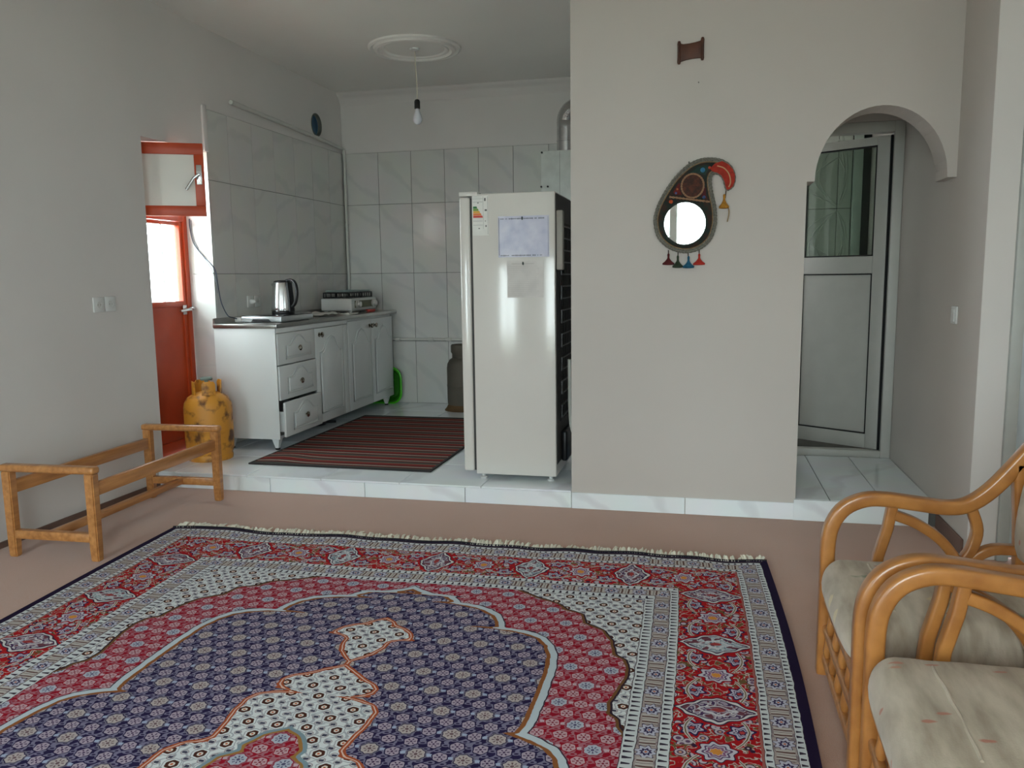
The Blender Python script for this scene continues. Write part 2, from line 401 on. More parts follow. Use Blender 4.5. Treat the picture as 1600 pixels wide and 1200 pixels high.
# ================================================================== orange kitchen door + transom sash
dx0, dx1 = -2.785, -2.725
d1 = thing('door_1', 'orange painted steel kitchen door with glazed upper half', 'door', (-2.755, 0.375, h), kind='structure'); L = d1.location
f = NB(); fw = 0.05
box(f, dx0, dx1, OY0 + 0.002, OY0 + fw, h, OZ - 0.01, 0.003); box(f, dx0, dx1, OY1 - fw, OY1 - 0.008, h, OZ - 0.01, 0.003)
box(f, dx0, dx1, OY0 + fw, OY1 - fw, OZ - 0.055, OZ - 0.01, 0.003); box(f, dx0, dx1, OY0 + fw, OY1 - fw, 1.640, 1.700, 0.003)
obj('door_frame', f, M_ORANGE, d1, off=L)
lx0, lx1 = -2.775, -2.735
f = NB(); y0, y1 = OY0 + fw + 0.004, OY1 - fw - 0.004; st = 0.03
for (a, b, c, d) in ((y0, y0 + st, h + 0.01, 1.635), (y1 - st, y1, h + 0.01, 1.635), (y0 + st, y1 - st, 1.612, 1.635), (y0 + st, y1 - st, 1.075, 1.112), (y0 + st, y1 - st, h + 0.01, h + 0.09)):
    box(f, lx0, lx1, a, b, c, d, 0.003)
leaf = obj('door_leaf', f, M_ORANGE, d1, off=L)
pn = obj('lower_panel', box(NB(), lx0 + 0.008, lx1 - 0.012, y0 + st, y1 - st, h + 0.09, 1.075), M_ORANGE, leaf, off=L)
gp = obj('glass_pane', box(NB(), -2.758, -2.752, y0 + st, y1 - st, 1.112, 1.612), M_GLASS, leaf, off=L, flat=True)
gb = obj('window_bar', box(NB(), -2.768, -2.762, 0.46, 0.468, 1.112, 1.612), M_PVC, leaf, off=L, flat=True)
hb = NB()
box(hb, lx1, lx1 + 0.008, y1 - 0.05, y1 - 0.008, 1.02, 1.085, 0.003); tube(hb, [(lx1, y1 - 0.025, 1.055), (lx1 + 0.05, y1 - 0.025, 1.055), (lx1 + 0.052, y1 - 0.05, 1.055), (lx1 + 0.05, y1 - 0.14, 1.048)], 0.009, 8)
hd = obj('door_handle', hb, M_CHROME, leaf, off=L, label='worn chrome lever handle')
box_l = NB(); tube(box_l, [(lx1, y1 + 0.02, 1.06), (lx1 + 0.03, y1 + 0.02, 1.06), (lx1 + 0.03, y1 + 0.075, 1.063)], 0.012, 8)
bl = obj('latch_bolt', box_l, M_CHROME, leaf, off=L)
# transom sash standing open into the room
w1 = thing('window_1', 'orange framed transom sash with frosted pane standing open above the door', 'window', (-2.80, 0.124, 1.645), rz=math.atan2(0.245, 0.441), kind='structure')
WS = 0.505; HS = 0.440; fr = NB(); tk = 0.016
for (a, b, c, d) in ((0, WS, HS - 0.068, HS), (0, WS, 0, 0.062), (0, 0.05, 0.062, HS - 0.068), (WS - 0.055, WS, 0.062, HS - 0.068)):
    box(fr, a, b, -tk, tk, c, d, 0.003)
obj('sash_frame', fr, M_ORANGE, w1)
obj('frosted_pane', box(NB(), 0.05, WS - 0.055, -0.003, 0.003, 0.062, HS - 0.068), M_FROST, w1, flat=True)
hb = NB(); box(hb, WS - 0.045, WS - 0.012, -tk - 0.008, -tk, 0.19, 0.31, 0.003)
tube(hb, [(WS - 0.028, -tk, 0.255), (WS - 0.028, -tk - 0.035, 0.25), (WS - 0.06, -tk - 0.04, 0.225), (WS - 0.105, -tk - 0.042, 0.155)], 0.0085, 8)
obj('sash_handle', hb, M_CHROME, w1, label='chrome lever handle')

# ================================================================== corridor door (white upvc, ajar) and bathroom behind
fy0, fy1 = D2, D2 + 0.07
d2 = thing('door_2', 'white plastic door with glazed top standing ajar inside the arch', 'door', (1.46, D2 + 0.035, hc), kind='structure'); L = d2.location
f = NB()
for (a, b, c, d) in ((1.102, 1.165, hc - 0.002, 2.125), (1.755, XR - 0.001, hc - 0.002, 2.125), (1.165, 1.755, 2.062, 2.125), (1.165, 1.755, hc - 0.002, hc + 0.042)):
    box(f, a, b, fy0, fy1, c, d, 0.004)
obj('door_frame', f, M_PVC, d2, off=L)
# header wall above the frame
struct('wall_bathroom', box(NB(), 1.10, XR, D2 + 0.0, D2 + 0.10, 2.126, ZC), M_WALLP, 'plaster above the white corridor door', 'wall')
ANG = math.radians(180 - 33)
lw = 0.60; lh = 1.895; f = NB()
# leaf in its own frame: x from hinge outwards, y thickness, z up
def leafbox(b, x0, x1, z0, z1, y0=-0.03, y1=0.03, bev=0.004): box(b, x0, x1, y0, y1, z0, z1, bev)
GZ0, GZ1, PZ0, PZ1 = 1.19, 1.845, 0.09, 1.085
for (a, b, c, d) in ((0, 0.075, 0, lh), (lw - 0.075, lw, 0, lh), (0.075, lw - 0.075, GZ1, lh), (0.075, lw - 0.075, PZ1, GZ0), (0.075, lw - 0.075, 0, PZ0)):
    leafbox(f, a, b, c, d)
leafM = Matrix.Translation((1.752, D2 + 0.045, hc + 0.045)) @ Matrix.Rotation(ANG, 4, 'Z')
def place(bm_): bmesh.ops.transform(bm_, matrix=leafM, verts=bm_.verts); return bm_
leaf2 = obj('door_leaf', place(f), M_PVC, d2, off=L)
o = obj('glass_pane', place(box(NB(), 0.075, lw - 0.075, -0.004, 0.004, GZ0, GZ1)), M_GLASSD, leaf2, off=L, flat=True)
g = NB(); e = 0.008
for z0, z1, yy in ((GZ0, GZ1, 0.031), (PZ0, PZ1, 0.031)):
    for (a, b, c, d) in ((0.075, 0.075 + e, z0, z1), (lw - 0.075 - e, lw - 0.075, z0, z1), (0.075, lw - 0.075, z0, z0 + e), (0.075, lw - 0.075, z1 - e, z1)):
        box(g, a, b, 0.004, 0.026, c, d)
obj('gasket', place(g), M_BLACK, leaf2, off=L, flat=True)
obj('lower_panel', place(box(NB(), 0.075 + e, lw - 0.075 - e, -0.014, 0.014, PZ0 + e, PZ1 - e)), M_PVC, leaf2, off=L)
obj('gasket', place(box(NB(), -0.010, -0.001, -0.02, 0.028, 0.0, lh)), M_BLACK, leaf2, off=L, flat=True)
# bathroom: dark floor, tiled wall with raised leaf ornament, inner frame
struct('floor_bathroom', box(NB(), 0.60, XR, 1.135, 2.09, hc - 0.03, hc - 0.012), pm('bath_floor_dark', (70, 78, 86), 0.4), 'dark blue grey bathroom floor behind the door', 'floor')
M_BTILE = pm('bath_tile', (206, 212, 202), 0.2, var=0.02, scale=3)
struct('wall_bathroom_front', box(NB(), 0.60, 1.10, 1.131, 1.20, -0.1, ZC), M_WALL, 'inner bathroom wall hidden behind the partition', 'wall')
bm = NB(); box(bm, 1.05, XR, 2.10, 2.20, -0.1, ZC); box(bm, 0.60, 0.65, 2.10, 2.20, -0.1, ZC); box(bm, 0.65, 1.05, 2.10, 2.20, -0.1, 1.2); box(bm, 0.65, 1.05, 2.10, 2.20, 2.1, ZC)  # the out-of-view hole is added so daylight brightens the bathroom
wb = struct('wall_bathroom_back', bm, M_GROUT, 'bathroom wall of pale tiles with raised leaf ornament', 'wall')
for i, (a, b) in enumerate(((1.102, 1.298), (1.302, 1.596), (1.600, 1.69))):
    for c, d in ((hc, 0.50), (0.504, 1.10), (1.104, 1.70), (1.704, 2.30), (2.304, ZC - 0.002)):
        tt = tile(wb, a, b, 2.090, 2.101, c, d, M_BTILE)
        if i >= 1 and 1.0 < c < 2.0:
            cz_ = 1.702; sgn = 1 if c > 1.5 else -1
            for (px_, dirx) in (((b if i == 1 else a), (-1 if i == 1 else 1)),):
                wmax = (b - a) * 0.95
                for q, (ww, hh) in enumerate(((wmax * 0.95, 0.34), (wmax * 0.6, 0.46), (wmax * 0.85, 0.56))):
                    pts = []
                    for k in range(9):
                        u = k / 8
                        pts.append((px_ + dirx * ww * math.sin(PI * u) * (0.9 - 0.25 * u), 2.088, cz_ + sgn * (0.02 + hh * u)))
                    orn = obj('ornament', tube(NB(), pts, 0.006, 5), M_BTILE, tt, off=tt.location)
bw = thing('window_4', 'pale green framed window inside the bathroom', 'window', (1.75, 2.06, 1.1), kind='structure'); L = bw.location
f = NB(); box(f, 1.695, 1.755, 2.04, 2.09, 1.0, 2.35, 0.004); box(f, 1.755, XR - 0.002, 2.04, 2.09, 2.28, 2.35, 0.004); box(f, 1.755, XR - 0.002, 2.04, 2.09, 1.0, 1.06, 0.004)
obj('window_frame', f, pm('pvc_greenish', (200, 214, 204), 0.35), bw, off=L)
obj('pane', box(NB(), 1.755, XR - 0.002, 2.062, 2.068, 1.06, 2.28), pm('dark_pane', (28, 40, 38), 0.1), bw, off=L, flat=True)

# ================================================================== white door at the right edge
d3 = thing('door_3', 'pale blue white panelled door in grey frame behind the rattan armchair', 'door', (2.36, -0.40, 0), kind='structure'); L = d3.location
M_D3 = pm('door_pale_blue', (198, 208, 212), 0.4, var=0.03, scale=3)
M_D3F = pm('door_frame_grey', (176, 180, 176), 0.45, var=0.03)
f = NB()
for (a, b, c, d) in ((1.927, 1.975, 0.0, 2.119), (2.752, 2.799, 0.0, 2.119), (1.975, 2.752, 2.07, 2.119)): box(f, a, b, -0.475, -0.36, c, d, 0.006)
obj('door_frame', f, M_D3F, d3, off=L)
lf3 = obj('door_leaf', box(NB(), 1.980, 2.748, -0.44, -0.40, 0.008, 2.065, 0.003), M_D3, d3, off=L)
for (a, b, c, d) in ((2.05, 2.34, 0.15, 0.85), (2.40, 2.69, 0.15, 0.85), (2.05, 2.34, 1.0, 1.95), (2.40, 2.69, 1.0, 1.95)):
    p = NB(); prism(p, [(a, c), (b, c), (b, d), (a, d)], 'xz', -0.452, -0.440, 0.006, 2)
    obj('raised_panel', p, M_D3, lf3, off=L)
hb = NB(); lathe(hb, [(0.022, -0.445), (0.022, -0.452), (0.010, -0.455), (0.010, -0.485)], 14, (2.03, 0, 0.62), 'y'); tube(hb, [(2.03, -0.485, 0.62), (2.09, -0.488, 0.618), (2.13, -0.485, 0.612)], 0.008, 8)
obj('door_handle', hb, M_CHROME, lf3, off=L)
# ================================================================== KITCHEN
FX = -2.083          # front plane of the cabinets
CZ0, CZ1 = 0.175, 0.925
def knob(parent, y, z, x, L):
    b = NB()
    lathe(b, [(0.017, 0.0), (0.017, 0.004), (0.007, 0.007), (0.007, 0.015), (0.018, 0.020), (0.021, 0.028), (0.015, 0.033), (0.002, 0.035)], 14, (x, y, z), 'x')
    obj('knob', b, pm('knob_pewter', (206, 200, 188), 0.25, 1.0, col2=(90, 78, 62), scale=70, lo=0.42, hi=0.55), parent, off=L, label='patterned pewter knob')
def raised(parent, y0, y1, z0, z1, x, L, rise, mode):
    # cathedral shaped raised panel plus its bead outline
    w = y1 - y0; pts = [(y0, z0), (y1, z0)]
    top = z1 - rise
    n = 14
    if mode == 'door':
        prof = [(0, 0), (0.10, 0.0), (0.16, 0.12), (0.24, 0.45), (0.34, 0.82), (0.5, 1.0)]
    else:
        prof = [(0, 0), (0.12, 0.0), (0.20, 0.10), (0.30, 0.60), (0.40, 0.92), (0.5, 1.0)]
    half = prof + [(1 - a, b) for a, b in reversed(prof[:-1])]
    pts += [(y0 + w * a, top + rise * b) for a, b in reversed(half)]
    b = NB(); prism(b, pts, 'yz', x, x + 0.010, 0.008, 2)
    o = obj('raised_panel', b, M_CAB, parent, off=L, ang=25)
    bd = NB(); loop = [Vector((x + 0.001, a, c)) for a, c in pts]
    sc = []; cy = (y0 + y1) / 2; cz_ = (z0 + z1) / 2
    for v in loop: sc.append(Vector((v.x, cy + (v.y - cy) * (1 + 0.03 / w), cz_ + (v.z - cz_) * (1 + 0.03 / (z1 - z0)))))
    tube(bd, sc, 0.0045, 5, closed=True)
    obj('bead', bd, M_CAB, parent, off=L)
def front(root, name, y0, y1, z0, z1, L, mode, kn, dx=0.0):
    b = NB(); box(b, FX - 0.018 + dx, FX + dx, y0, y1, z0, z1, 0.004)
    o = obj(name, b, M_CAB, root, off=L)
    if mode == 'door': raised(o, y0 + 0.075, y1 - 0.06, z0 + 0.085, z1 - 0.075, FX + dx, L, 0.11, 'door')
    else: raised(o, y0 + 0.12, y1 - 0.085, z0 + 0.050, z1 - 0.035, FX + dx, L, 0.055, 'drawer')
    knob(o, kn[0], kn[1], FX + dx, L)
    return o
def cabinet(label, y0, y1, hide):
    t = thing('base_cabinet', label, 'cabinet', ((XL + FX) / 2, (y0 + y1) / 2, h), group='white base cabinets under the worktop'); L = t.location
    b = NB()
    x0, x1 = XL + 0.012, FX - 0.020
    box(b, x0, x1, y0, y0 + 0.018, CZ0, CZ1, 0.002); box(b, x0, x1, y1 - 0.018, y1, CZ0, CZ1, 0.002)
    box(b, x0, x1, y0 + 0.018, y1 - 0.018, CZ0, CZ0 + 0.018); box(b, x0, x0 + 0.008, y0 + 0.018, y1 - 0.018, CZ0 + 0.018, CZ1)
    box(b, x0, x1, y0 + 0.018, y1 - 0.018, CZ1 - 0.03, CZ1 - 0.002)
    obj('body', b, M_CAB, t, off=L)
    for yy in (y0 + 0.045, y1 - 0.06):
        for xx in (x0 + 0.06, FX - 0.055):
            if xx > -2.3 and abs(yy - hide) < 0.1: continue
            b = NB(); lathe(b, [(0.016, h + 0.012), (0.038, CZ0)], 4, (xx, yy, 0)); bmesh.ops.rotate(b, cent=(xx, yy, 0), matrix=Matrix.Rotation(PI / 4, 3, 'Z'), verts=b.verts)
            o = obj('leg', b, M_CAB, t, off=L, flat=True)
            obj('foot_cap', lathe(NB(), [(0.016, h), (0.018, h + 0.012)], 10, (xx, yy, 0)), M_BLACK, o, off=L)
    return t, L
# unit with three drawers and a door
ca, LA = cabinet('white cabinet with three drawers, the lowest pulled slightly open', 0.655, 1.775, 1.715)
front(ca, 'drawer', 0.668, 1.203, 0.675, 0.888, LA, 'drawer', (0.935, 0.775))
front(ca, 'drawer', 0.668, 1.203, 0.437, 0.669, LA, 'drawer', (0.935, 0.545), 0.004)
dr = front(ca, 'drawer', 0.668, 1.203, 0.188, 0.425, LA, 'drawer', (0.935, 0.305), 0.035)
b = NB(); box(b, FX - 0.40, FX + 0.016, 0.69, 0.702, 0.22, 0.36); box(b, FX - 0.40, FX + 0.016, 1.168, 1.18, 0.22, 0.36); box(b, FX - 0.40, FX + 0.016, 0.702, 1.168, 0.22, 0.228)
obj('drawer_box', b, M_CAB, dr, off=LA, flat=True)
front(ca, 'cabinet_door', 1.212, 1.695, 0.182, 0.888, LA, 'door', (1.275, 0.840))
obj('filler_strip', box(NB(), FX - 0.018, FX, 1.700, 1.770, 0.182, 0.888, 0.003), M_CAB, ca, off=LA)
obj('top_rail', box(NB(), FX - 0.018, FX - 0.002, 0.668, 1.770, 0.891, 0.924, 0.002), M_CAB, ca, off=LA)
obj('side_panel', box(NB(), XL + 0.012, FX - 0.004, 0.648, 0.655, CZ0, CZ1, 0.002), M_CAB, ca, off=LA)
# unit with a pair of doors
cb, LB = cabinet('white cabinet with a pair of arched panel doors near the end wall', 1.779, 2.735, 1.824)
front(cb, 'cabinet_door', 1.787, 2.256, 0.182, 0.905, LB, 'door', (2.215, 0.850))
front(cb, 'cabinet_door', 2.261, 2.733, 0.182, 0.905, LB, 'door', (2.305, 0.850))
# steel worktop
wt = thing('worktop', 'stainless steel worktop with raised rear lip over the cabinets', 'worktop', ((XL + FX) / 2, 1.72, CZ1)); L = wt.location
b = NB(); box(b, XL + 0.009, FX + 0.014, 0.640, 2.826, CZ1 + 0.001, 0.955, 0.005)
obj('top', b, M_STEELTOP, wt, off=L)
b = NB(); prism(b, [(XL + 0.009, 0.956), (XL + 0.030, 0.956), (XL + 0.016, 0.992), (XL + 0.009, 0.992)], 'xz', 0.645, 2.826)
obj('rear_lip', b, M_STEELTOP, wt, off=L)
b = NB(); box(b, XL + 0.10, FX - 0.10, 1.42, 1.80, 0.9555, 0.958, 0.001); 
obj('sink_rim', b, M_STEEL, wt, off=L)
WZ = 0.9555
# induction hob
hb_ = thing('induction_hob', 'flat silver induction hob with black glass top under the kettle', 'hob', (-2.27, 1.035, WZ)); L = hb_.location
b = NB(); box(b, -2.425, -2.120, 0.800, 1.27, WZ + 0.004, WZ + 0.042, 0.006); obj('body', b, pm('hob_silver', (188, 192, 194), 0.3, 0.7, var=0.03), hb_, off=L)
b = NB(); box(b, -2.420, -2.125, 0.806, 1.264, WZ + 0.042, WZ + 0.047, 0.002); obj('glass_top', b, pm('hob_glass', (18, 19, 20), 0.06), hb_, off=L)
b = NB(); prism(b, [(-2.345, WZ + 0.006), (-2.195, WZ + 0.006), (-2.215, WZ + 0.024), (-2.33, WZ + 0.024)], 'xz', 0.794, 0.802); obj('front_notch', b, M_BLACK, hb_, off=L)
b = NB()
for xx in (-2.40, -2.15):
    for yy in (0.83, 1.24): obj('foot_pad', lathe(NB(), [(0.012, WZ), (0.012, WZ + 0.005)], 10, (xx, yy, 0)), M_BLACK, hb_, off=L)
b.free()
# kettle
KZ = WZ + 0.047
kt = thing('electric_kettle', 'brushed steel electric kettle with black handle on the hob', 'kettle', (-2.245, 1.06, KZ), rz=-0.25)
obj('base', lathe(NB(), [(0.078, 0.0), (0.080, 0.004), (0.080, 0.016), (0.076, 0.019)], 28), M_BLACK, kt)
obj('body', lathe(NB(), [(0.080, 0.0195), (0.0825, 0.024), (0.081, 0.05), (0.076, 0.11), (0.069, 0.17), (0.063, 0.215), (0.061, 0.222), (0.058, 0.224)], 32), M_STEEL, kt)
obj('lid', lathe(NB(), [(0.058, 0.2245), (0.055, 0.232), (0.042, 0.238), (0.02, 0.240), (0.001, 0.2405)], 24), M_BLACK, kt)
b = NB(); sp = spline([(0.045, 0, 0.236), (0.085, 0, 0.240), (0.118, 0, 0.222), (0.134, 0, 0.175), (0.130, 0, 0.12), (0.112, 0, 0.075), (0.086, 0, 0.052), (0.078, 0, 0.045)], 5)
sweep(b, sp, rrect(0.026, 0.020, 0.008), upv=(0, 1, 0)); obj('handle', b, M_BLACK, kt, label='black curved handle')
b = NB(); sweep(b, [(0.080, 0, 0.02), (0.077, 0, 0.12), (0.066, 0, 0.225)], rrect(0.05, 0.014, 0.005), upv=(0, 1, 0)); obj('handle_spine', b, M_BLACK, kt)
b = NB(); prism(b, [(-0.058, 0.16), (-0.085, 0.205), (-0.088, 0.216), (-0.055, 0.222)], 'xz', -0.018, 0.018, 0.004); obj('spout', b, M_STEEL, kt)
# plug adapter
pa = thing('plug_adapter', 'small white plug adapter lying beside the hob', 'plug', (-2.478, 0.915, WZ)); L = pa.location
b = NB(); box(b, -2.505, -2.453, 0.845, 0.895, WZ, WZ + 0.035, 0.008); obj('body', b, M_WHITEP, pa, off=L)
b = NB(); tube(b, [(-2.455, 0.87, WZ + 0.018), (-2.435, 0.87, WZ + 0.018)], 0.008, 8); obj('cord_boot', b, M_WHITEP, pa, off=L)
# gas stove
sx0, sx1, sy0, sy1 = -2.475, -2.195, 2.12, 2.66
gs = thing('gas_stove', 'white two burner table gas stove with black grates at the worktop end', 'stove', ((sx0 + sx1) / 2, (sy0 + sy1) / 2, WZ)); L = gs.location
b = NB(); box(b, sx0, sx1, sy0, sy1, WZ + 0.022, WZ + 0.125, 0.010, 3); obj('body', b, M_WHITEP, gs, off=L)
for xx in (sx0 + 0.03, sx1 - 0.03):
    for yy in (sy0 + 0.035, sy1 - 0.035):
        obj('foot', lathe(NB(), [(0.014, WZ), (0.018, WZ + 0.022)], 10, (xx, yy, 0)), M_WHITEP, gs, off=L)
b = NB(); box(b, sx1, sx1 + 0.004, sy0 + 0.06, sy1 - 0.06, WZ + 0.045, WZ + 0.105, 0.002); pan = obj('control_panel', b, pm('stove_panel_olive', (92, 92, 54), 0.4), gs, off=L)
for yy in (sy0 + 0.10, sy1 - 0.10):
    b = NB(); lathe(b, [(0.034, 0.0), (0.034, 0.012), (0.026, 0.018), (0.024, 0.036), (0.016, 0.039)], 16, (sx1 + 0.004, yy, WZ + 0.075), 'x')
    obj('knob', b, pm('knob_silver', (214, 214, 210), 0.3, 0.6), gs, off=L)
for i, yy in enumerate((sy0 + 0.14, sy1 - 0.14)):
    cx_ = (sx0 + sx1) / 2 - 0.01
    obj('burner', lathe(NB(), [(0.045, WZ + 0.125), (0.045, WZ + 0.137), (0.03, WZ + 0.142), (0.001, WZ + 0.143)], 16, (cx_, yy, 0)), M_CHROME, gs, off=L)
    g = NB(); zt_ = WZ + 0.172; hw = 0.115
    fr_ = [(cx_ - hw, yy - hw, zt_), (cx_ + hw, yy - hw, zt_), (cx_ + hw, yy + hw, zt_), (cx_ - hw, yy + hw, zt_)]
    tube(g, fr_, 0.005, 6, closed=True); tube(g, [(a, c, WZ + 0.132) for a, c, _ in fr_], 0.005, 6, closed=True)
    for (a, c, _) in fr_: tube(g, [(a, c, WZ + 0.127), (a, c, zt_)], 0.005, 6)
    for k in range(5):
        q = -hw + 2 * hw * (k + 0.5) / 5
        tube(g, [(cx_ + q, yy - hw, WZ + 0.132), (cx_ + q, yy - hw, zt_)], 0.004, 5); tube(g, [(cx_ + hw, yy + q, WZ + 0.132), (cx_ + hw, yy + q, zt_)], 0.004, 5)
    for a, c in ((1, 0), (-1, 0), (0, 1), (0, -1)): tube(g, [(cx_ + a * hw, yy + c * hw, zt_), (cx_ + a * 0.03, yy + c * 0.03, zt_)], 0.005, 6)
    obj('grate', g, M_BLACK, gs, off=L)
ty = thing('serving_tray', 'shallow grey green tray lying on the stove grates', 'tray', (-2.345, 2.39, WZ + 0.178)); L = ty.location
b = NB(); o_ = [Vector((-2.345 + 0.105 * (1 if a in (0, 3) else -1), 2.39 + 0.20 * (1 if a < 2 else -1), 0)) for a in range(4)]
box(b, -2.455, -2.235, 2.19, 2.59, WZ + 0.178, WZ + 0.186, 0.003); obj('plate', b, pm('tray_greygreen', (140, 156, 154), 0.35, var=0.04), ty, off=L)
b = NB(); tube(b, [(-2.457, 2.188, WZ + 0.188), (-2.233, 2.188, WZ + 0.188), (-2.233, 2.592, WZ + 0.188), (-2.457, 2.592, WZ + 0.188)], 0.005, 6, closed=True); obj('rim', b, MATS['tray_greygreen'], ty, off=L)
# red lighter, paper and cloth on the worktop
t = thing('gas_lighter', 'red handled gas lighter in front of the stove', 'lighter', (-2.135, 2.34, WZ)); L = t.location
b = NB(); sweep(b, spline([(-2.13, 2.44, WZ + 0.0145), (-2.132, 2.36, WZ + 0.0145), (-2.135, 2.30, WZ + 0.0145)], 4), rrect(0.024, 0.022, 0.008)); obj('grip', b, pm('lighter_red', (206, 48, 30), 0.4), t, off=L)
b = NB(); tube(b, [(-2.135, 2.30, WZ + 0.0145), (-2.145, 2.17, WZ + 0.0125)], 0.006, 8); obj('barrel', b, M_BLACK, t, off=L)
b = NB(); n = 10; g = [[b.verts.new((-2.46 + 0.30 * i / n, 1.50 + 0.36 * j / n, WZ + 0.008 + 0.010 * math.sin(i * 1.3 + j * 0.8) * math.sin(j * 1.1) + 0.010)) for j in range(n + 1)] for i in range(n + 1)]
for i in range(n):
    for j in range(n): b.faces.new((g[i][j], g[i + 1][j], g[i + 1][j + 1], g[i][j + 1]))
solid(b, 0.006)
tag(obj('dish_cloth', b, pm('cloth_white', (214, 212, 206), 0.9, var=0.05, scale=20, bump=0.3, bscale=90), off=(0, 0, -0.004)), 'crumpled white dish cloth beside the hob', 'cloth')
b = NB(); box(b, -2.36, -2.12, 1.90, 2.085, WZ, WZ + 0.012, 0.003); t = tag(obj('cutting_board', b, pm('board_white', (206, 206, 200), 0.5, var=0.04)), 'thin white cutting board in front of the stove', 'board')
b = NB(); lathe(b, [(0.04, 0), (0.06, 0.004), (0.075, 0.012), (0.072, 0.013), (0.055, 0.006), (0.001, 0.004)], 20, (-2.25, 1.985, WZ + 0.0125))
tag(obj('saucer', b, pm('saucer_dark', (60, 60, 58), 0.4)), 'small dark saucer on the white cutting board', 'saucer')

# ---- mat with woven stripes
def stripe_mat():
    m, nt, b = newmat('striped_mat')
    tc = N(nt, 'ShaderNodeTexCoord'); sp_ = N(nt, 'ShaderNodeSeparateXYZ'); nt.links.new(tc.outputs['Object'], sp_.inputs[0])
    no = N(nt, 'ShaderNodeTexNoise'); no.inputs['Scale'].default_value = 4; nt.links.new(tc.outputs['Object'], no.inputs['Vector'])
    ma = N(nt, 'ShaderNodeMath', operation='MULTIPLY_ADD'); ma.inputs[1].default_value = 0.006; nt.links.new(no.outputs[0], ma.inputs[0]); nt.links.new(sp_.outputs[1], ma.inputs[2])
    dv = N(nt, 'ShaderNodeMath', operation='DIVIDE'); dv.inputs[1].default_value = 0.158; nt.links.new(ma.outputs[0], dv.inputs[0])
    fr_ = N(nt, 'ShaderNodeMath', operation='FRACT'); nt.links.new(dv.outputs[0], fr_.inputs[0])
    rp = N(nt, 'ShaderNodeValToRGB'); rp.color_ramp.interpolation = 'CONSTANT'
    cols = [(0.0, (126, 40, 38)), (0.13, (78, 52, 44)), (0.20, (128, 44, 40)), (0.30, (150, 112, 98)), (0.36, (68, 70, 66)), (0.52, (78, 80, 76)), (0.62, (96, 40, 38)), (0.70, (62, 52, 46)), (0.79, (198, 172, 160)), (0.86, (74, 70, 64)), (0.94, (64, 60, 55))]
    el = rp.color_ramp.elements
    el[0].position = cols[0][0]; el[0].color = lin(cols[0][1]); el[1].position = cols[1][0]; el[1].color = lin(cols[1][1])
    for p_, c_ in cols[2:]:
        e_ = el.new(p_); e_.color = lin(c_)
    nt.links.new(fr_.outputs[0], rp.inputs[0]); nt.links.new(rp.outputs[0], b.inputs['Base Color'])
    b.inputs['Roughness'].default_value = 0.95; b.inputs['Specular IOR Level'].default_value = 0.1
    wv = N(nt, 'ShaderNodeTexNoise'); wv.inputs['Scale'].default_value = 300; nt.links.new(tc.outputs['Object'], wv.inputs['Vector'])
    bp = N(nt, 'ShaderNodeBump'); bp.inputs['Strength'].default_value = 0.4; bp.inputs['Distance'].default_value = 0.003
    nt.links.new(wv.outputs[0], bp.inputs['Height']); nt.links.new(bp.outputs[0], b.inputs['Normal'])
    return m
mt = thing('kitchen_mat', 'red and grey striped woven mat on the kitchen tiles', 'mat', (-1.485, 1.16, h), rz=-0.006); 
b = NB(); nx, ny = 24, 36
def matz(x, y):
    k = math.exp(-((x + 0.45) ** 2 / 0.02 + (y + 0.72) ** 2 / 0.02)); return 0.007 + 0.014 * k
XA, XB, YA, YB = -0.592, 0.585, -0.885, 0.885
gt = [[b.verts.new((XA + (XB - XA) * i / nx, YA + (YB - YA) * j / ny, matz(XA + (XB - XA) * i / nx, YA + (YB - YA) * j / ny))) for j in range(ny + 1)] for i in range(nx + 1)]
for i in range(nx):
    for j in range(ny): b.faces.new((gt[i][j], gt[i + 1][j], gt[i + 1][j + 1], gt[i][j + 1]))
solid(b, 0.006)
obj('woven_field', b, stripe_mat(), mt)
b = NB(); tube(b, [(XA, YA, 0.0065), (XB, YA, 0.0065), (XB, YB, 0.0065), (XA, YB, 0.0065)], 0.0065, 6, closed=True); 
b2 = NB(); w_ = 0.018
for (a, c, d_, e_) in ((XA - w_, XB + w_, YA - w_, YA), (XA - w_, XB + w_, YB, YB + w_), (XA - w_, XA, YA, YB), (XB, XB + w_, YA, YB)): box(b2, a, c, d_, e_, 0.0, 0.010, 0.003)
b.free(); obj('bound_edge', b2, pm('mat_edge_black', (44, 40, 40), 0.9), mt)

# ---- refrigerator (door faces the cabinets, side towards the room)
rf = thing('refrigerator', 'white refrigerator standing sideways with papers on its side', 'refrigerator', (-0.36, 0.435, h)); L = rf.location
b = NB(); box(b, -0.578, -0.112, 0.160, 0.705, h + 0.030, 1.700, 0.006, 3); obj('body', b, M_APPL, rf, off=L)
b = NB(); box(b, -0.650, -0.590, 0.156, 0.709, h + 0.045, 1.684, 0.014, 4); dr_ = obj('door', b, M_APPL, rf, off=L)
b = NB(); box(b, -0.590, -0.578, 0.168, 0.697, h + 0.05, 1.68); obj('door_gasket', b, pm('gasket_grey', (62, 62, 60), 0.7), rf, off=L)
b = NB(); box(b, -0.668, -0.650, 0.62, 0.66, 0.9, 1.3, 0.006); obj('door_handle', b, M_APPL, dr_, off=L)
b = NB(); box(b, -0.650, -0.545, 0.157, 0.24, 1.688, 1.712, 0.004); obj('hinge_cover', b, M_APPL, rf, off=L)
for xx in (-0.545, -0.15):
    for yy in (0.20, 0.66): obj('foot', lathe(NB(), [(0.020, h), (0.022, h + 0.008), (0.011, h + 0.012), (0.011, h + 0.031)], 12, (xx, yy, 0)), M_WHITEP, rf, off=L)
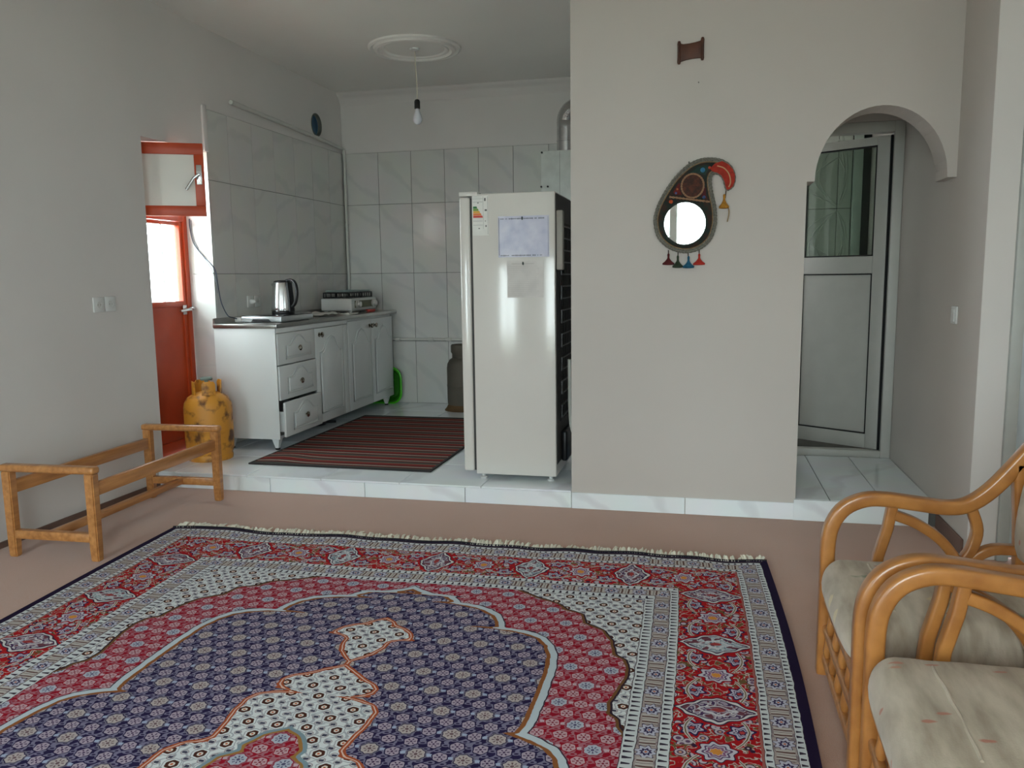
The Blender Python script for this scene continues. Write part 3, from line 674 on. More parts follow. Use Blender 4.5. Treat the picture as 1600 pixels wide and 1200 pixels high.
b = NB(); box(b, -0.112, -0.108, 0.17, 0.695, h + 0.10, 1.69); obj('back_panel', b, pm('back_panel_dark', (60, 58, 54), 0.7), rf, off=L)
b = NB(); pts = []
for k in range(17):
    z = 1.52 - k * 0.066
    yy = (0.20, 0.66) if k % 2 == 0 else (0.66, 0.20)
    pts += [(-0.085, yy[0], z), (-0.085, yy[1], z)]
tube(b, pts, 0.0045, 6); obj('condenser_tube', b, M_BLACK, rf, off=L)
b = NB()
for k in range(9): yy = 0.19 + k * 0.06; tube(b, [(-0.092, yy, 0.44), (-0.092, yy, 1.54)], 0.002, 4)
obj('condenser_wires', b, M_BLACK, rf, off=L)
b = NB(); box(b, -0.108, -0.072, 0.172, 0.22, 1.28, 1.60, 0.006); obj('rear_bracket', b, pm('bracket_grey', (150, 146, 138), 0.5), rf, off=L)
b = NB(); box(b, -0.108, -0.072, 0.30, 0.60, h + 0.09, h + 0.27, 0.014, 3); obj('compressor', b, M_BLACK, rf, off=L)
# energy label printed on the side
b = NB(); box(b, -0.574, -0.482, 0.1585, 0.1600, 1.474, 1.690); el_ = obj('energy_label', b, pm('label_paper', (224, 224, 218), 0.5), rf, off=L, flat=True)
zt_ = 1.632
for k, c_ in enumerate(((40, 120, 60), (110, 150, 50), (224, 170, 50), (226, 122, 40), (206, 60, 44))):
    z1_, z0_ = zt_ - k * 0.0125, zt_ - (k + 1) * 0.0125 + 0.001
    b = NB(); prism(b, [(-0.569, z0_), (-0.545 + 0.008 * k, z0_), (-0.549 + 0.008 * k, z1_), (-0.569, z1_)], 'xz', 0.1578, 0.1585); obj('rating_bar', b, pm('rating_%d' % k, c_, 0.5), el_, off=L, flat=True)
b = NB()
box(b, -0.512, -0.5112, 0.1579, 0.1585, 1.51, 1.685); box(b, -0.487, -0.4862, 0.1579, 0.1585, 1.48, 1.685); box(b, -0.572, -0.512, 0.1579, 0.1585, 1.672, 1.6728)
for z_ in (1.552, 1.53, 1.655): box(b, -0.57, -0.515, 0.1579, 0.1585, z_, z_ + 0.0012)
for x_, z_, w__, hh in ((-0.503, 1.606, 0.012, 0.009), (-0.505, 1.66, 0.008, 0.016), (-0.503, 1.55, 0.006, 0.004), (-0.500, 1.52, 0.006, 0.01), (-0.545, 1.648, 0.008, 0.005), (-0.54, 1.51, 0.008, 0.005)): box(b, x_, x_ + w__, 0.1579, 0.1585, z_, z_ + hh)
obj('label_print', b, pm('print_grey', (90, 92, 92), 0.6), el_, off=L, flat=True)
# papers and magnets on the refrigerator
t = thing('calendar_sheet', 'lilac sheet in a clear sleeve with black ring holes on the refrigerator', 'paper', (-0.287, 0.1575, 1.350)); L = t.location
b = NB(); nx = 14; P_ = [[b.verts.new((-0.428 + 0.284 * i / nx, 0.1570 - 0.0022 * abs(math.sin(i * 0.9 + j * 0.7)), 1.352 + 0.222 * j / 10)) for j in range(11)] for i in range(nx + 1)]
for i in range(nx):
    for j in range(10): b.faces.new((P_[i][j], P_[i + 1][j], P_[i + 1][j + 1], P_[i][j + 1]))
solid(b, 0.0008)
obj('sheet', b, pm('sleeve_lilac', (192, 192, 206), 0.35, scale=14, col2=(168, 170, 194), lo=0.3, hi=0.7, coat=0.15), t, off=L)
b = NB()
for (z_, n_) in ((1.5595, 36), (1.3615, 34)):
    for k in range(n_):
        if random.random() < 0.12: continue
        x_ = -0.414 + 0.24 * k / 35.0; hh = 0.004 + 0.004 * random.random(); box(b, x_, x_ + 0.0035, 0.1532, 0.1540, z_ - hh / 2, z_ + hh / 2)
box(b, -0.4235, -0.4215, 0.1532, 0.1540, 1.362, 1.566); box(b, -0.150, -0.149, 0.1532, 0.1540, 1.362, 1.566)
obj('ring_marks', b, pm('ring_black', (36, 40, 46), 0.6), t, off=L, flat=True)
b = NB(); lathe(b, [(0.006, 0.0), (0.006, 0.004), (0.003, 0.006)], 10, (0, 0, 0), 'y'); bmesh.ops.scale(b, vec=(0.7, -1, 1.6), verts=b.verts)
me = to_mesh('magnet', b, pm('magnet_dark', (30, 44, 46), 0.4))
mg1 = bpy.data.objects.new('fridge_magnet', me); COL.objects.link(mg1); mg1.location = (-0.292, 0.1532, 1.561); tag(mg1, 'small dark magnet holding the lilac sheet', 'magnet', 'magnets on the refrigerator')
mg2 = bpy.data.objects.new('fridge_magnet', me); COL.objects.link(mg2); mg2.location = (-0.290, 0.1560, 1.318); tag(mg2, 'small dark magnet holding the plain grey note', 'magnet', 'magnets on the refrigerator')
t = thing('paper_note', 'plain pale grey printed note below the lilac sheet', 'paper', (-0.278, 0.158, 1.130)); L = t.location
b = NB(); box(b, -0.380, -0.176, 0.1565, 0.1575, 1.132, 1.334); obj('sheet', b, pm('note_paper', (206, 202, 198), 0.6), t, off=L, flat=True)
b = NB()
for k in range(16): box(b, -0.37 + 0.002 * random.random(), -0.20 + 0.02 * random.random() - 0.02, 0.1561, 0.1565, 1.145 + k * 0.0104, 1.1464 + k * 0.0104)
box(b, -0.355, -0.23, 0.1561, 0.1565, 1.314, 1.319)
obj('print_lines', b, pm('print_faint', (186, 182, 178), 0.6), t, off=L, flat=True)
# drain hose and bucket behind the refrigerator
b = NB(); tube(b, spline([(-0.055, 0.28, 0.78), (-0.055, 0.29, 0.62), (-0.056, 0.30, 0.5), (-0.045, 0.30, 0.38), (-0.02, 0.34, 0.32), (0.01, 0.38, 0.30)], 6), 0.011, 8)
tag(obj('drain_hose', b, pm('hose_white', (196, 196, 188), 0.45)), 'white drain hose hanging behind the refrigerator', 'hose')
bk = thing('plastic_bucket', 'small blue and white plastic bucket behind the refrigerator', 'bucket', (0.040, 0.45, h))
obj('tub', lathe(NB(), [(0.072, 0.0), (0.078, 0.01), (0.098, 0.165), (0.101, 0.17), (0.096, 0.17), (0.075, 0.012), (0.001, 0.01)], 24, cap=False), pm('bucket_blue', (150, 168, 190), 0.4, scale=5, col2=(206, 196, 120), lo=0.38, hi=0.42), bk)
b = NB(); tube(b, spline([(-0.10, 0, 0.165), (-0.05, 0.09, 0.11), (0.05, 0.09, 0.10), (0.10, 0, 0.165)], 6), 0.003, 6); obj('wire_handle', b, M_CHROME, bk)

# ---- gas cylinders
def gas_cyl(name, label, loc, r, H, mat, matfoot, valve):
    t = thing(name, label, 'gas cylinder', loc, group=None)
    obj('foot_ring', lathe(NB(), [(r * 0.93, 0.0), (r * 0.95, 0.02), (r * 0.90, 0.045), (r * 0.86, 0.045), (r * 0.86, 0.0)], 28, cap=False), matfoot, t)
    hb2 = H * 0.60
    obj('tank', lathe(NB(), [(r * 0.62, 0.012), (r * 0.88, 0.028), (r * 0.985, 0.06), (r, 0.10), (r, hb2 * 0.56), (r * 1.012, hb2 * 0.57), (r * 1.012, hb2 * 0.60), (r, hb2 * 0.61), (r, hb2), (r * 0.96, hb2 + 0.035), (r * 0.82, hb2 + 0.07), (r * 0.55, hb2 + 0.095), (r * 0.25, hb2 + 0.105), (0.02, hb2 + 0.107)], 32), mat, t)
    return t, hb2
gy, hb2 = gas_cyl('gas_cylinder', 'scratched yellow gas cylinder standing before the orange door', (-2.445, 0.385, h), 0.150, 0.56, M_YEL, M_YEL, True)
b = NB()
rc = 0.092; zc0, zc1 = hb2 + 0.055, hb2 + 0.175
for a0, a1 in ((0.25, 1.35), (1.9, 3.1), (3.55, 4.4), (4.95, 5.9)):
    n = 8; V = []
    for i in range(n + 1):
        a = a0 + (a1 - a0) * i / n
        V.append([b.verts.new((rc * math.cos(a), rc * math.sin(a), zc0)), b.verts.new((rc * math.cos(a), rc * math.sin(a), zc1 - (0.018 if i in (0, n) else 0)))])
    for i in range(n): b.faces.new((V[i][0], V[i + 1][0], V[i + 1][1], V[i][1]))
solid(b, 0.006)
obj('collar', b, M_YEL, gy)
b = NB(); lathe(b, [(0.016, hb2 + 0.10), (0.018, hb2 + 0.15), (0.012, hb2 + 0.155), (0.012, hb2 + 0.175), (0.036, hb2 + 0.178), (0.040, hb2 + 0.188), (0.034, hb2 + 0.197), (0.008, hb2 + 0.199)], 20)
obj('valve', b, pm('valve_greygreen', (120, 136, 128), 0.5), gy, label='grey green valve wheel')
b = NB(); tube(b, [(0.014, 0, hb2 + 0.12), (0.045, -0.02, hb2 + 0.12)], 0.008, 8); obj('outlet', b, pm('brass_dull', (120, 110, 70), 0.4, 0.8), gy)
gd, hb3 = gas_cyl('gas_cylinder', 'dull olive grey gas cylinder standing behind the refrigerator door', (-1.355, 2.53, h), 0.142, 0.62, M_GREYCYL, M_RUSTY, False)
gd_foot = lathe(NB(), [(0.168, 0.0), (0.165, 0.006), (0.150, 0.022), (0.135, 0.05), (0.130, 0.05), (0.130, 0.0)], 28, cap=False); obj('skirt', gd_foot, M_RUSTY, gd)
b = NB(); lathe(b, [(0.094, hb3 + 0.05), (0.094, hb3 + 0.12), (0.104, hb3 + 0.135), (0.104, hb3 + 0.19), (0.098, hb3 + 0.20), (0.088, hb3 + 0.19), (0.088, hb3 + 0.05)], 24, cap=False); obj('collar', b, M_GREYCYL, gd)
obj('valve', lathe(NB(), [(0.018, hb3 + 0.10), (0.018, hb3 + 0.15), (0.03, hb3 + 0.155), (0.03, hb3 + 0.17), (0.005, hb3 + 0.172)], 14), pm('brass_dull', (120, 110, 70), 0.4, 0.8), gd)

# ---- green basin leaning between cabinet and wall, black pan under the cabinet
gb_ = thing('wash_basin', 'bright green plastic basin standing on edge beside the cabinet', 'basin', (-2.20, 2.78, h))
def rr_loop(w, hh, r, y, zc_):
    return [Vector((a, y, zc_ + c)) for a, c in rrect(w, hh, r, 5)]
b = NB(); l1 = rr_loop(0.36, 0.335, 0.10, -0.028, 0.170); l2 = rr_loop(0.33, 0.305, 0.09, -0.024, 0.170); l3 = rr_loop(0.27, 0.245, 0.07, 0.038, 0.170)
r1 = [b.verts.new(v) for v in l1]; r2 = [b.verts.new(v) for v in l2]; r3 = [b.verts.new(v) for v in l3]; n = len(r1)
for A, B in ((r1, r2), (r2, r3)):
    for i in range(n): b.faces.new((A[i], A[(i + 1) % n], B[(i + 1) % n], B[i]))
b.faces.new(r3); bmesh.ops.recalc_face_normals(b, faces=b.faces[:]); solid(b, 0.003)
obj('tub', b, pm('basin_dark_green', (40, 120, 14), 0.4), gb_)
b = NB(); tube(b, rr_loop(0.36, 0.335, 0.10, -0.028, 0.170), 0.009, 8, closed=True); obj('rim', b, M_GREEN, gb_)
b = NB(); lathe(b, [(0.05, 0), (0.075, 0.008), (0.085, 0.035), (0.088, 0.036), (0.082, 0.03), (0.07, 0.008), (0.001, 0.005)], 20, cap=False)
pn_ = thing('black_pan', 'shallow black pan on the tiles under the cabinet', 'pan', (-2.30, 1.60, h)); obj('bowl', b, M_BLACK, pn_)
b = NB(); sweep(b, [(0.08, 0.0, 0.03), (0.165, 0.005, 0.035)], rrect(0.02, 0.01, 0.004)); obj('handle', b, M_BLACK, pn_)

# ---- pipes, vent, sockets
cp = thing('conduit_pipe', 'white plastic conduit running along the tiles and down the corner', 'pipe', (XL + 0.03, 2.0, 1.0)); L = cp.location
b = NB(); tube(b, spline([(XL + 0.02, 1.0, 2.468), (XL + 0.024, 1.5, 2.455), (XL + 0.024, 2.0, 2.440), (XL + 0.024, 2.5, 2.424), (XL + 0.024, D - 0.05, 2.412)], 4), 0.016, 10); obj('upper_run', b, M_PVC, cp, off=L)
b = NB(); tube(b, [(XL + 0.024, D - 0.05, 2.412), (XL + 0.028, D - 0.03, 2.405), (XL + 0.03, D - 0.026, 2.385), (XL + 0.03, D - 0.026, 1.01)], 0.014, 10); obj('corner_run', b, M_PVC, cp, off=L)
b = NB(); lathe(b, [(0.016, 1.72), (0.019, 1.722), (0.019, 1.745), (0.016, 1.747)], 12, (XL + 0.03, D - 0.026, 0)); obj('clip', b, M_PVC, cp, off=L)
gp_ = thing('gas_pipe', 'white horizontal gas pipe with couplings on the end wall', 'pipe', (-1.5, D - 0.03, 0.685)); L = gp_.location
b = NB(); tube(b, [(-2.5, D - 0.026, 0.690), (-0.4, D - 0.026, 0.682)], 0.012, 10); obj('tube', b, M_PVC, gp_, off=L)
for x_ in (-2.06, -1.74, -1.57, -0.9):
    b = NB(); lathe(b, [(0.013, -0.025), (0.018, -0.022), (0.018, 0.022), (0.013, 0.025)], 12, (x_, D - 0.026, 0.6865), 'x'); obj('coupling', b, M_PVC, gp_, off=L)
v = thing('wall_vent', 'round dark blue vent pipe opening high in the kitchen wall', 'vent', (XL, VY, VZ)); L = v.location
b = NB(); lathe(b, [(VR * 0.97, -0.20), (VR * 0.99, 0.004), (VR + 0.008, 0.005), (VR + 0.008, 0.0), (VR, -0.001)], 32, (XL, VY, VZ), 'x', cap=False); obj('sleeve', b, pm('vent_sleeve', (96, 100, 92), 0.6), v, off=L)
b = NB(); lathe(b, [(0.001, -0.02), (VR * 0.8, -0.02), (VR * 0.97, -0.026), (VR * 0.97, -0.03), (0.001, -0.03)], 32, (XL, VY, VZ), 'x', cap=False); obj('backing', b, pm('vent_blue', (22, 74, 108), 0.4), v, off=L)
def socket(name, label, pos, axis, plug=False, group=None, switch=False):
    t = thing(name, label, 'switch' if switch else 'socket', pos, group=group)
    s = 1 if axis == '+x' else -1
    b = NB(); box(b, 0 if s > 0 else -0.009, 0.009 if s > 0 else 0, -0.041, 0.041, -0.041, 0.041, 0.004); obj('plate', b, M_WHITEP, t)
    if switch:
        b = NB(); box(b, 0.009 * s if s > 0 else -0.014, 0.014 if s > 0 else -0.009, -0.024, 0.024, -0.030, 0.030, 0.002); obj('rocker', b, M_WHITEP, t)
    else:
        b = NB(); lathe(b, [(0.020, 0.0092 * s), (0.021, 0.011 * s), (0.019, 0.011 * s), (0.018, 0.0095 * s)], 18, axis='x', cap=False); obj('rim', b, M_WHITEP, t)
        b = NB(); lathe(b, [(0.017, 0.0092 * s), (0.017, 0.0096 * s)], 16, axis='x'); o = obj('recess', b, pm('socket_shade', (205, 206, 203), 0.6), t)
        b = NB()
        for yy in (-0.0095, 0.0095): lathe(b, [(0.002, 0.0097 * s), (0.002, 0.0101 * s)], 8, (0, yy, 0), 'x')
        obj('pin_holes', b, M_DARK, o)
    if plug:
        b = NB(); lathe(b, [(0.017, 0.0103), (0.018, 0.03), (0.012, 0.042), (0.005, 0.05)], 14, axis='x'); obj('plug', b, M_WHITEP, t)
    return t
socket('wall_socket', 'white socket on the plaster wall, further from the door', (XL, -0.405, 1.122), '+x', group='sockets on the plaster wall')
socket('wall_socket', 'white socket on the plaster wall, nearer the orange door', (XL, -0.315, 1.124), '+x', group='sockets on the plaster wall')
socket('wall_socket', 'white socket with a plug on the tiles above the hob', (XL + 0.008, 1.125, 1.09), '+x', plug=True, group='sockets above the worktop')
socket('wall_socket', 'empty white socket on the tiles beside the plugged one', (XL + 0.008, 1.225, 1.09), '+x', group='sockets above the worktop')
socket('light_switch', 'white rocker light switch on the corridor wall', (XR, -0.105, 1.045), '-x', switch=True)
# blue cable from the door reveal to the worktop
pc = thing('power_cable', 'thin dark blue cable hanging from the door reveal to the plug', 'cable', (-2.5, 0.8, 0.98)); L = pc.location
b = NB(); tube(b, spline([(-2.70, 0.685, 1.66), (-2.70, 0.686, 1.60), (-2.68, 0.686, 1.50), (-2.62, 0.684, 1.42), (-2.556, 0.680, 1.36), (-2.535, 0.70, 1.31), (-2.533, 0.715, 1.22), (-2.525, 0.73, 1.10), (-2.51, 0.77, 1.01), (-2.495, 0.81, 0.99), (-2.482, 0.842, 0.98)], 5), 0.0035, 6)
obj('blue_cable', b, M_CABLE, pc, off=L)
b = NB(); tube(b, spline([(-2.69, 0.688, 1.65), (-2.685, 0.688, 1.56), (-2.65, 0.688, 1.46), (-2.60, 0.687, 1.39), (-2.552, 0.684, 1.32), (-2.538, 0.70, 1.24), (-2.536, 0.71, 1.16)], 5), 0.002, 5)
obj('grey_wire', b, pm('wire_grey', (110, 120, 130), 0.5), pc, off=L, label='thin grey wire beside the cable')

# ---- water heater with flue
wh = thing('water_heater', 'white wall mounted water heater partly behind the refrigerator', 'water heater', (-0.47, 2.70, 1.70)); L = wh.location
b = NB(); box(b, -0.660, -0.28, 2.57, D - 0.009, 1.66, 2.275, 0.008); obj('casing', b, pm('heater_white', (206, 212, 206), 0.35), wh, off=L)
b = NB(); box(b, -0.50, -0.498, 2.568, 2.5695, 1.67, 2.265); obj('seam', b, pm('seam_grey', (110, 112, 108), 0.6), wh, off=L, flat=True)
for x_, z_ in ((-0.648, 2.262), (-0.655, 1.985), (-0.60, 1.985)):
    b = NB(); lathe(b, [(0.008, 2.5695), (0.008, 2.560), (0.004, 2.558)], 10, (x_, 0, z_), 'y'); obj('screw_cap', b, M_BLACK, wh, off=L)
fl_ = thing('flue_pipe', 'corrugated metal flue pipe rising from the water heater', 'pipe', (-0.46, 2.70, 2.277)); L = fl_.location
b = NB(); path = [(-0.46, 2.70, 2.277), (-0.46, 2.70, 2.34), (-0.46, 2.70, 2.42), (-0.46, 2.70, 2.50)]
lathe(b, [(0.083, 2.277), (0.083, 2.36), (0.086, 2.362), (0.086, 2.375), (0.083, 2.377), (0.083, 2.46)], 24, (-0.46, 2.70, 0), cap=False); obj('straight_section', b, M_CHROME, fl_, off=L)
el = [(-0.46, 2.70, 2.46)] + [(-0.46 + 0.11 * (1 - math.cos(a)), 2.70 + 0.0 * a, 2.52 + 0.11 * math.sin(a)) for a in [PI / 2 * i / 30 for i in range(31)]] + [(-0.1, 2.70, 2.63), (0.2, 2.70, 2.63), (0.449, 2.70, 2.63)]
sc = [1.0 + (0.035 if i % 2 else -0.01) for i in range(len(el))]
b = NB(); sweep(b, el, circ(0.083, 20), scales=sc, caps=False); obj('elbow', b, M_CHROME, fl_, off=L, ang=60)

# ---- ceiling rose and pendant bulb
CRX, CRY = -1.385, 1.578
b = NB(); lathe(b, [(0.335, ZC), (0.333, ZC - 0.012), (0.318, ZC - 0.020), (0.305, ZC - 0.012), (0.298, ZC - 0.010), (0.288, ZC - 0.024), (0.268, ZC - 0.028), (0.255, ZC - 0.014), (0.246, ZC - 0.012), (0.238, ZC - 0.018), (0.226, ZC - 0.017), (0.215, ZC - 0.008), (0.06, ZC - 0.006), (0.001, ZC - 0.006)], 56, (CRX, CRY, 0), cap=False)
tag(obj('ceiling_rose', b, M_CEIL, ang=20), 'round plaster ceiling rose with concentric rings over the kitchen', 'ceiling rose')
pl = thing('pendant_bulb', 'bare white light bulb hanging on a cord from the ceiling rose', 'lamp', (CRX, CRY, 2.35)); L = pl.location
b = NB(); lathe(b, [(0.035, ZC - 0.0062), (0.034, ZC - 0.016), (0.018, ZC - 0.024), (0.004, ZC - 0.026)], 18, (CRX, CRY, 0)); obj('ceiling_cup', b, M_WHITEP, pl, off=L)
b = NB(); tube(b, spline([(CRX, CRY, ZC - 0.026), (CRX + 0.004, CRY, 2.75), (CRX + 0.01, CRY, 2.62), (CRX + 0.008, CRY, 2.525)], 4), 0.0032, 6); obj('cord', b, M_CORD, pl, off=L)
cxp = CRX + 0.008
b = NB(); lathe(b, [(0.006, 2.535), (0.016, 2.530), (0.021, 2.518), (0.021, 2.468), (0.018, 2.466)], 16, (cxp, CRY, 0)); obj('lamp_holder', b, M_BLACK, pl, off=L)
b = NB(); lathe(b, [(0.014, 2.466), (0.016, 2.455), (0.020, 2.44), (0.030, 2.415), (0.033, 2.398), (0.032, 2.382), (0.024, 2.366), (0.012, 2.358), (0.001, 2.356)], 22, (cxp, CRY, 0)); obj('bulb', b, pm('bulb_opal', (214, 218, 226), 0.2, var=0.01), pl, off=L)
# ================================================================== PERSIAN RUG (node pattern)
HW, HL = 1.425, 2.10
def rug_material():
    m, nt, bsdf = newmat('persian_rug')
    class X:
        __slots__ = ('s',)
        def __init__(self, s): self.s = s
        def __add__(a, b): return op('ADD', a, b)
        def __radd__(a, b): return op('ADD', b, a)
        def __sub__(a, b): return op('SUBTRACT', a, b)
        def __rsub__(a, b): return op('SUBTRACT', b, a)
        def __mul__(a, b): return op('MULTIPLY', a, b)
        def __rmul__(a, b): return op('MULTIPLY', b, a)
        def __truediv__(a, b): return op('DIVIDE', a, b)
        def __lt__(a, b): return op('LESS_THAN', a, b)
        def __gt__(a, b): return op('GREATER_THAN', a, b)
    def op(o, *args):
        n = nt.nodes.new('ShaderNodeMath'); n.operation = o
        for i, a in enumerate(args):
            if isinstance(a, X): nt.links.new(a.s, n.inputs[i])
            else: n.inputs[i].default_value = float(a)
        return X(n.outputs[0])
    ab = lambda a: op('ABSOLUTE', a)
    mn = lambda a, b: op('MINIMUM', a, b)
    mxx = lambda a, b: op('MAXIMUM', a, b)
    fr = lambda a: op('FRACT', a)
    sn = lambda a: op('SINE', a)
    sq = lambda a: op('SQRT', a)
    AND = lambda a, b: op('MULTIPLY', a, b)
    NOT = lambda a: op('SUBTRACT', 1.0, a)
    rnd = lambda a: op('ROUND', a)
    def hyp(a, b): return sq(a * a + b * b)
    def sel(mask, a, b): return b + mask * (a - b) if isinstance(a, X) or isinstance(b, X) else mask * (a - b) + b
    def band(v, a, b): return AND(v > a, v < b)
    def mixc(a, b, mask):
        n = nt.nodes.new('ShaderNodeMix'); n.data_type = 'RGBA'
        if isinstance(mask, X): nt.links.new(mask.s, n.inputs[0])
        else: n.inputs[0].default_value = mask
        for idx, c in ((6, a), (7, b)):
            if isinstance(c, tuple): n.inputs[idx].default_value = lin(c)
            else: nt.links.new(c, n.inputs[idx])
        return n.outputs[2]
    uv = nt.nodes.new('ShaderNodeUVMap'); uv.uv_map = 'UVMap'
    sp_ = nt.nodes.new('ShaderNodeSeparateXYZ'); nt.links.new(uv.outputs[0], sp_.inputs[0])
    x0, y0 = X(sp_.outputs[0]), X(sp_.outputs[1])
    def noise(scale, detail=2.0, vec=None, out=0):
        n = nt.nodes.new('ShaderNodeTexNoise'); n.inputs['Scale'].default_value = scale; n.inputs['Detail'].default_value = detail
        nt.links.new(uv.outputs[0] if vec is None else vec, n.inputs['Vector']); return X(n.outputs[out])
    def voro(scale, feat='F1'):
        n = nt.nodes.new('ShaderNodeTexVoronoi'); n.feature = feat; n.inputs['Scale'].default_value = scale
        nt.links.new(uv.outputs[0], n.inputs['Vector']); return n
    wob = noise(22, 2)
    x = x0 + (wob - 0.5) * 0.010
    wob2 = noise(19, 2)
    y = y0 + (wob2 - 0.5) * 0.010
    ax, ay = ab(x), ab(y)
    t = HL - ay
    dx = HW - ax
    d = mn(dx, t)
    side = dx < t
    # ---- curves
    def fcurve(pts, tt, t0, t1, ymax):
        n = nt.nodes.new('ShaderNodeFloatCurve'); c = n.mapping.curves[0]
        P = [((a - t0) / (t1 - t0), b / ymax) for a, b in pts]
        if P[0][0] > 0: P.insert(0, (0.0, P[0][1]))
        if P[-1][0] < 1: P.append((1.0, P[-1][1]))
        c.points[0].location = P[0]; c.points[1].location = P[-1]
        for q in P[1:-1]: c.points.new(*q)
        for q in c.points: q.handle_type = 'VECTOR'
        n.mapping.update()
        v = (tt - t0) / (t1 - t0); nt.links.new(v.s, n.inputs['Value']); n.inputs['Factor'].default_value = 1.0
        return X(n.outputs[0]) * ymax
    def region(pts, t0, t1, ymax):
        W = fcurve(pts, t, t0, t1, ymax); W2 = fcurve(pts, t + 0.012, t0, t1, ymax)
        g = (W2 - W) / 0.012
        dist = (ax - W) / sq(1.0 + g * g)      # <0 inside
        return dist
    sh = 0.034
    def S(p): return [(a - sh, b) for a, b in p]
    og = region(S([(0.57, -0.03), (0.60, 0.0), (0.625, 0.035), (0.655, 0.09), (0.665, 0.17), (0.695, 0.20), (0.72, 0.215), (0.733, 0.28), (0.76, 0.345), (0.80, 0.39), (0.85, 0.415), (0.905, 0.43), (0.912, 0.49), (0.93, 0.545), (0.96, 0.59), (1.01, 0.622), (1.09, 0.648), (1.2, 0.657), (1.36, 0.657), (1.5, 0.652), (1.55, 0.640), (1.572, 0.69), (1.60, 0.735), (1.64, 0.765), (1.70, 0.785), (1.80, 0.80), (2.14, 0.81)]), 0.5, 2.2, 1.0)
    md = region(S([(1.25, -0.03), (1.268, 0.0), (1.30, 0.045), (1.34, 0.09), (1.365, 0.135), (1.39, 0.155), (1.42, 0.15), (1.445, 0.12), (1.455, 0.075), (1.468, 0.14), (1.485, 0.185), (1.52, 0.205), (1.58, 0.205), (1.66, 0.195), (1.72, 0.19), (1.745, 0.21), (1.76, 0.255), (1.80, 0.285), (1.88, 0.295), (2.14, 0.33)]), 0.5, 2.2, 1.0)
    pd = region(S([(0.88, -0.03), (0.90, 0.0), (0.925, 0.035), (0.955, 0.055), (0.975, 0.10), (1.00, 0.125), (1.03, 0.140), (1.05, 0.135), (1.062, 0.095), (1.08, 0.075), (1.12, 0.072), (1.17, 0.055), (1.21, 0.025), (1.236, 0.0), (1.25, -0.03)]), 0.5, 2.2, 1.0)
    rc = region(S([(1.62, -0.03), (1.65, 0.0), (1.68, 0.05), (1.74, 0.085), (1.77, 0.075), (1.80, 0.12), (1.90, 0.15), (2.14, 0.20)]), 0.5, 2.2, 1.0)
    sd = region(S([(0.50, 0.40), (0.55, 0.44), (0.60, 0.52), (0.64, 0.60), (0.69, 0.64), (0.72, 0.70), (0.80, 0.725), (0.85, 0.795), (0.93, 0.83), (1.03, 0.85), (1.06, 0.885), (1.11, 0.90), (1.18, 0.90), (1.27, 0.88), (1.34, 0.866), (1.395, 0.872), (1.42, 0.895), (1.46, 0.905), (1.505, 0.937), (1.53, 1.0), (2.14, 1.0)]), 0.5, 2.2, 1.0)
    # ---- lattice helper: two interleaved grids
    def latt(px, py):
        a1 = (fr(x / px + 0.5) - 0.5) * px; b1 = (fr(y / py + 0.5) - 0.5) * py
        a2 = (fr(x / px) - 0.5) * px; b2 = (fr(y / py) - 0.5) * py
        r1, r2 = hyp(a1, b1), hyp(a2, b2)
        k = r2 < r1
        return sel(k, a2, a1), sel(k, b2, b1), mn(r1, r2)
    def star(a, b, r, n, amp):
        th = op('ARCTAN2', b, a); return r * (1.0 + amp * sn(th * float(n)))
    A1, B1, R1 = latt(0.065, 0.11)        # small rosettes
    A2, B2, R2 = latt(0.13, 0.22)         # large rosettes
    A3, B3, R3 = latt(0.0325, 0.055)      # leaves
    s1 = star(A1, B1, R1, 6, 0.06); s2 = star(A2, B2, R2, 8, 0.06)
    lat3 = hyp(A3 * 0.62 + B3 * 0.35, B3 * 1.15 - A3 * 0.35)
    cell = voro(55); cellr = X(cell.outputs['Distance'])
    scroll = sn(x * 193.3 + sn(y * 114.2) * 2.2 + (wob - 0.5) * 6.0)
    A6 = (fr(x / 0.065) - 0.5) * 0.065; B6 = (fr(y / 0.055 + 0.5) - 0.5) * 0.055
    spr = mn(hyp(A6 * 0.55 - B6 * 0.30 + 0.004, B6 * 1.5), hyp(A6 * 0.55 + B6 * 0.30 - 0.004, B6 * 1.5 - 0.006))
    th1 = op('ARCTAN2', B1, A1); pet1 = sn(th1 * 6.0); th2 = op('ARCTAN2', B2, A2); pet2 = sn(th2 * 8.0)
    def herati(ground, leaf, curl, ros, rosd, big, bigd, halo):
        c = mixc(ground, curl, AND(scroll > 0.40, lat3 > 0.006))
        c = mixc(c, curl, lat3 < 0.0085)
        c = mixc(c, ground, lat3 < 0.0040)
        c = mixc(c, leaf, spr < 0.0078)
        c = mixc(c, ground, s1 < 0.0222)
        c = mixc(c, ros, s1 < 0.0190)
        c = mixc(c, rosd, AND(band(s1, 0.0070, 0.0150), pet1 > 0.45))
        c = mixc(c, rosd, s1 < 0.0038)
        c = mixc(c, halo, s2 < 0.0300)
        c = mixc(c, ground, s2 < 0.0262)
        c = mixc(c, big, s2 < 0.0235)
        c = mixc(c, bigd, AND(band(s2, 0.0085, 0.0170), pet2 > 0.35))
        c = mixc(c, bigd, s2 < 0.0050)
        return c
    blue = herati((38, 31, 66), (152, 164, 188), (112, 108, 132), (158, 146, 160), (66, 48, 78), (168, 158, 156), (100, 78, 84), (106, 102, 118))
    red = herati((140, 22, 40), (182, 156, 166), (156, 98, 110), (180, 148, 156), (118, 36, 54), (164, 170, 184), (80, 74, 106), (140, 84, 98))
    A4, B4, R4 = latt(0.090, 0.112)
    A5, B5, R5 = latt(0.045, 0.056)
    s4 = star(A4, B4, R4, 6, 0.05)
    lw = hyp(A5, B5)
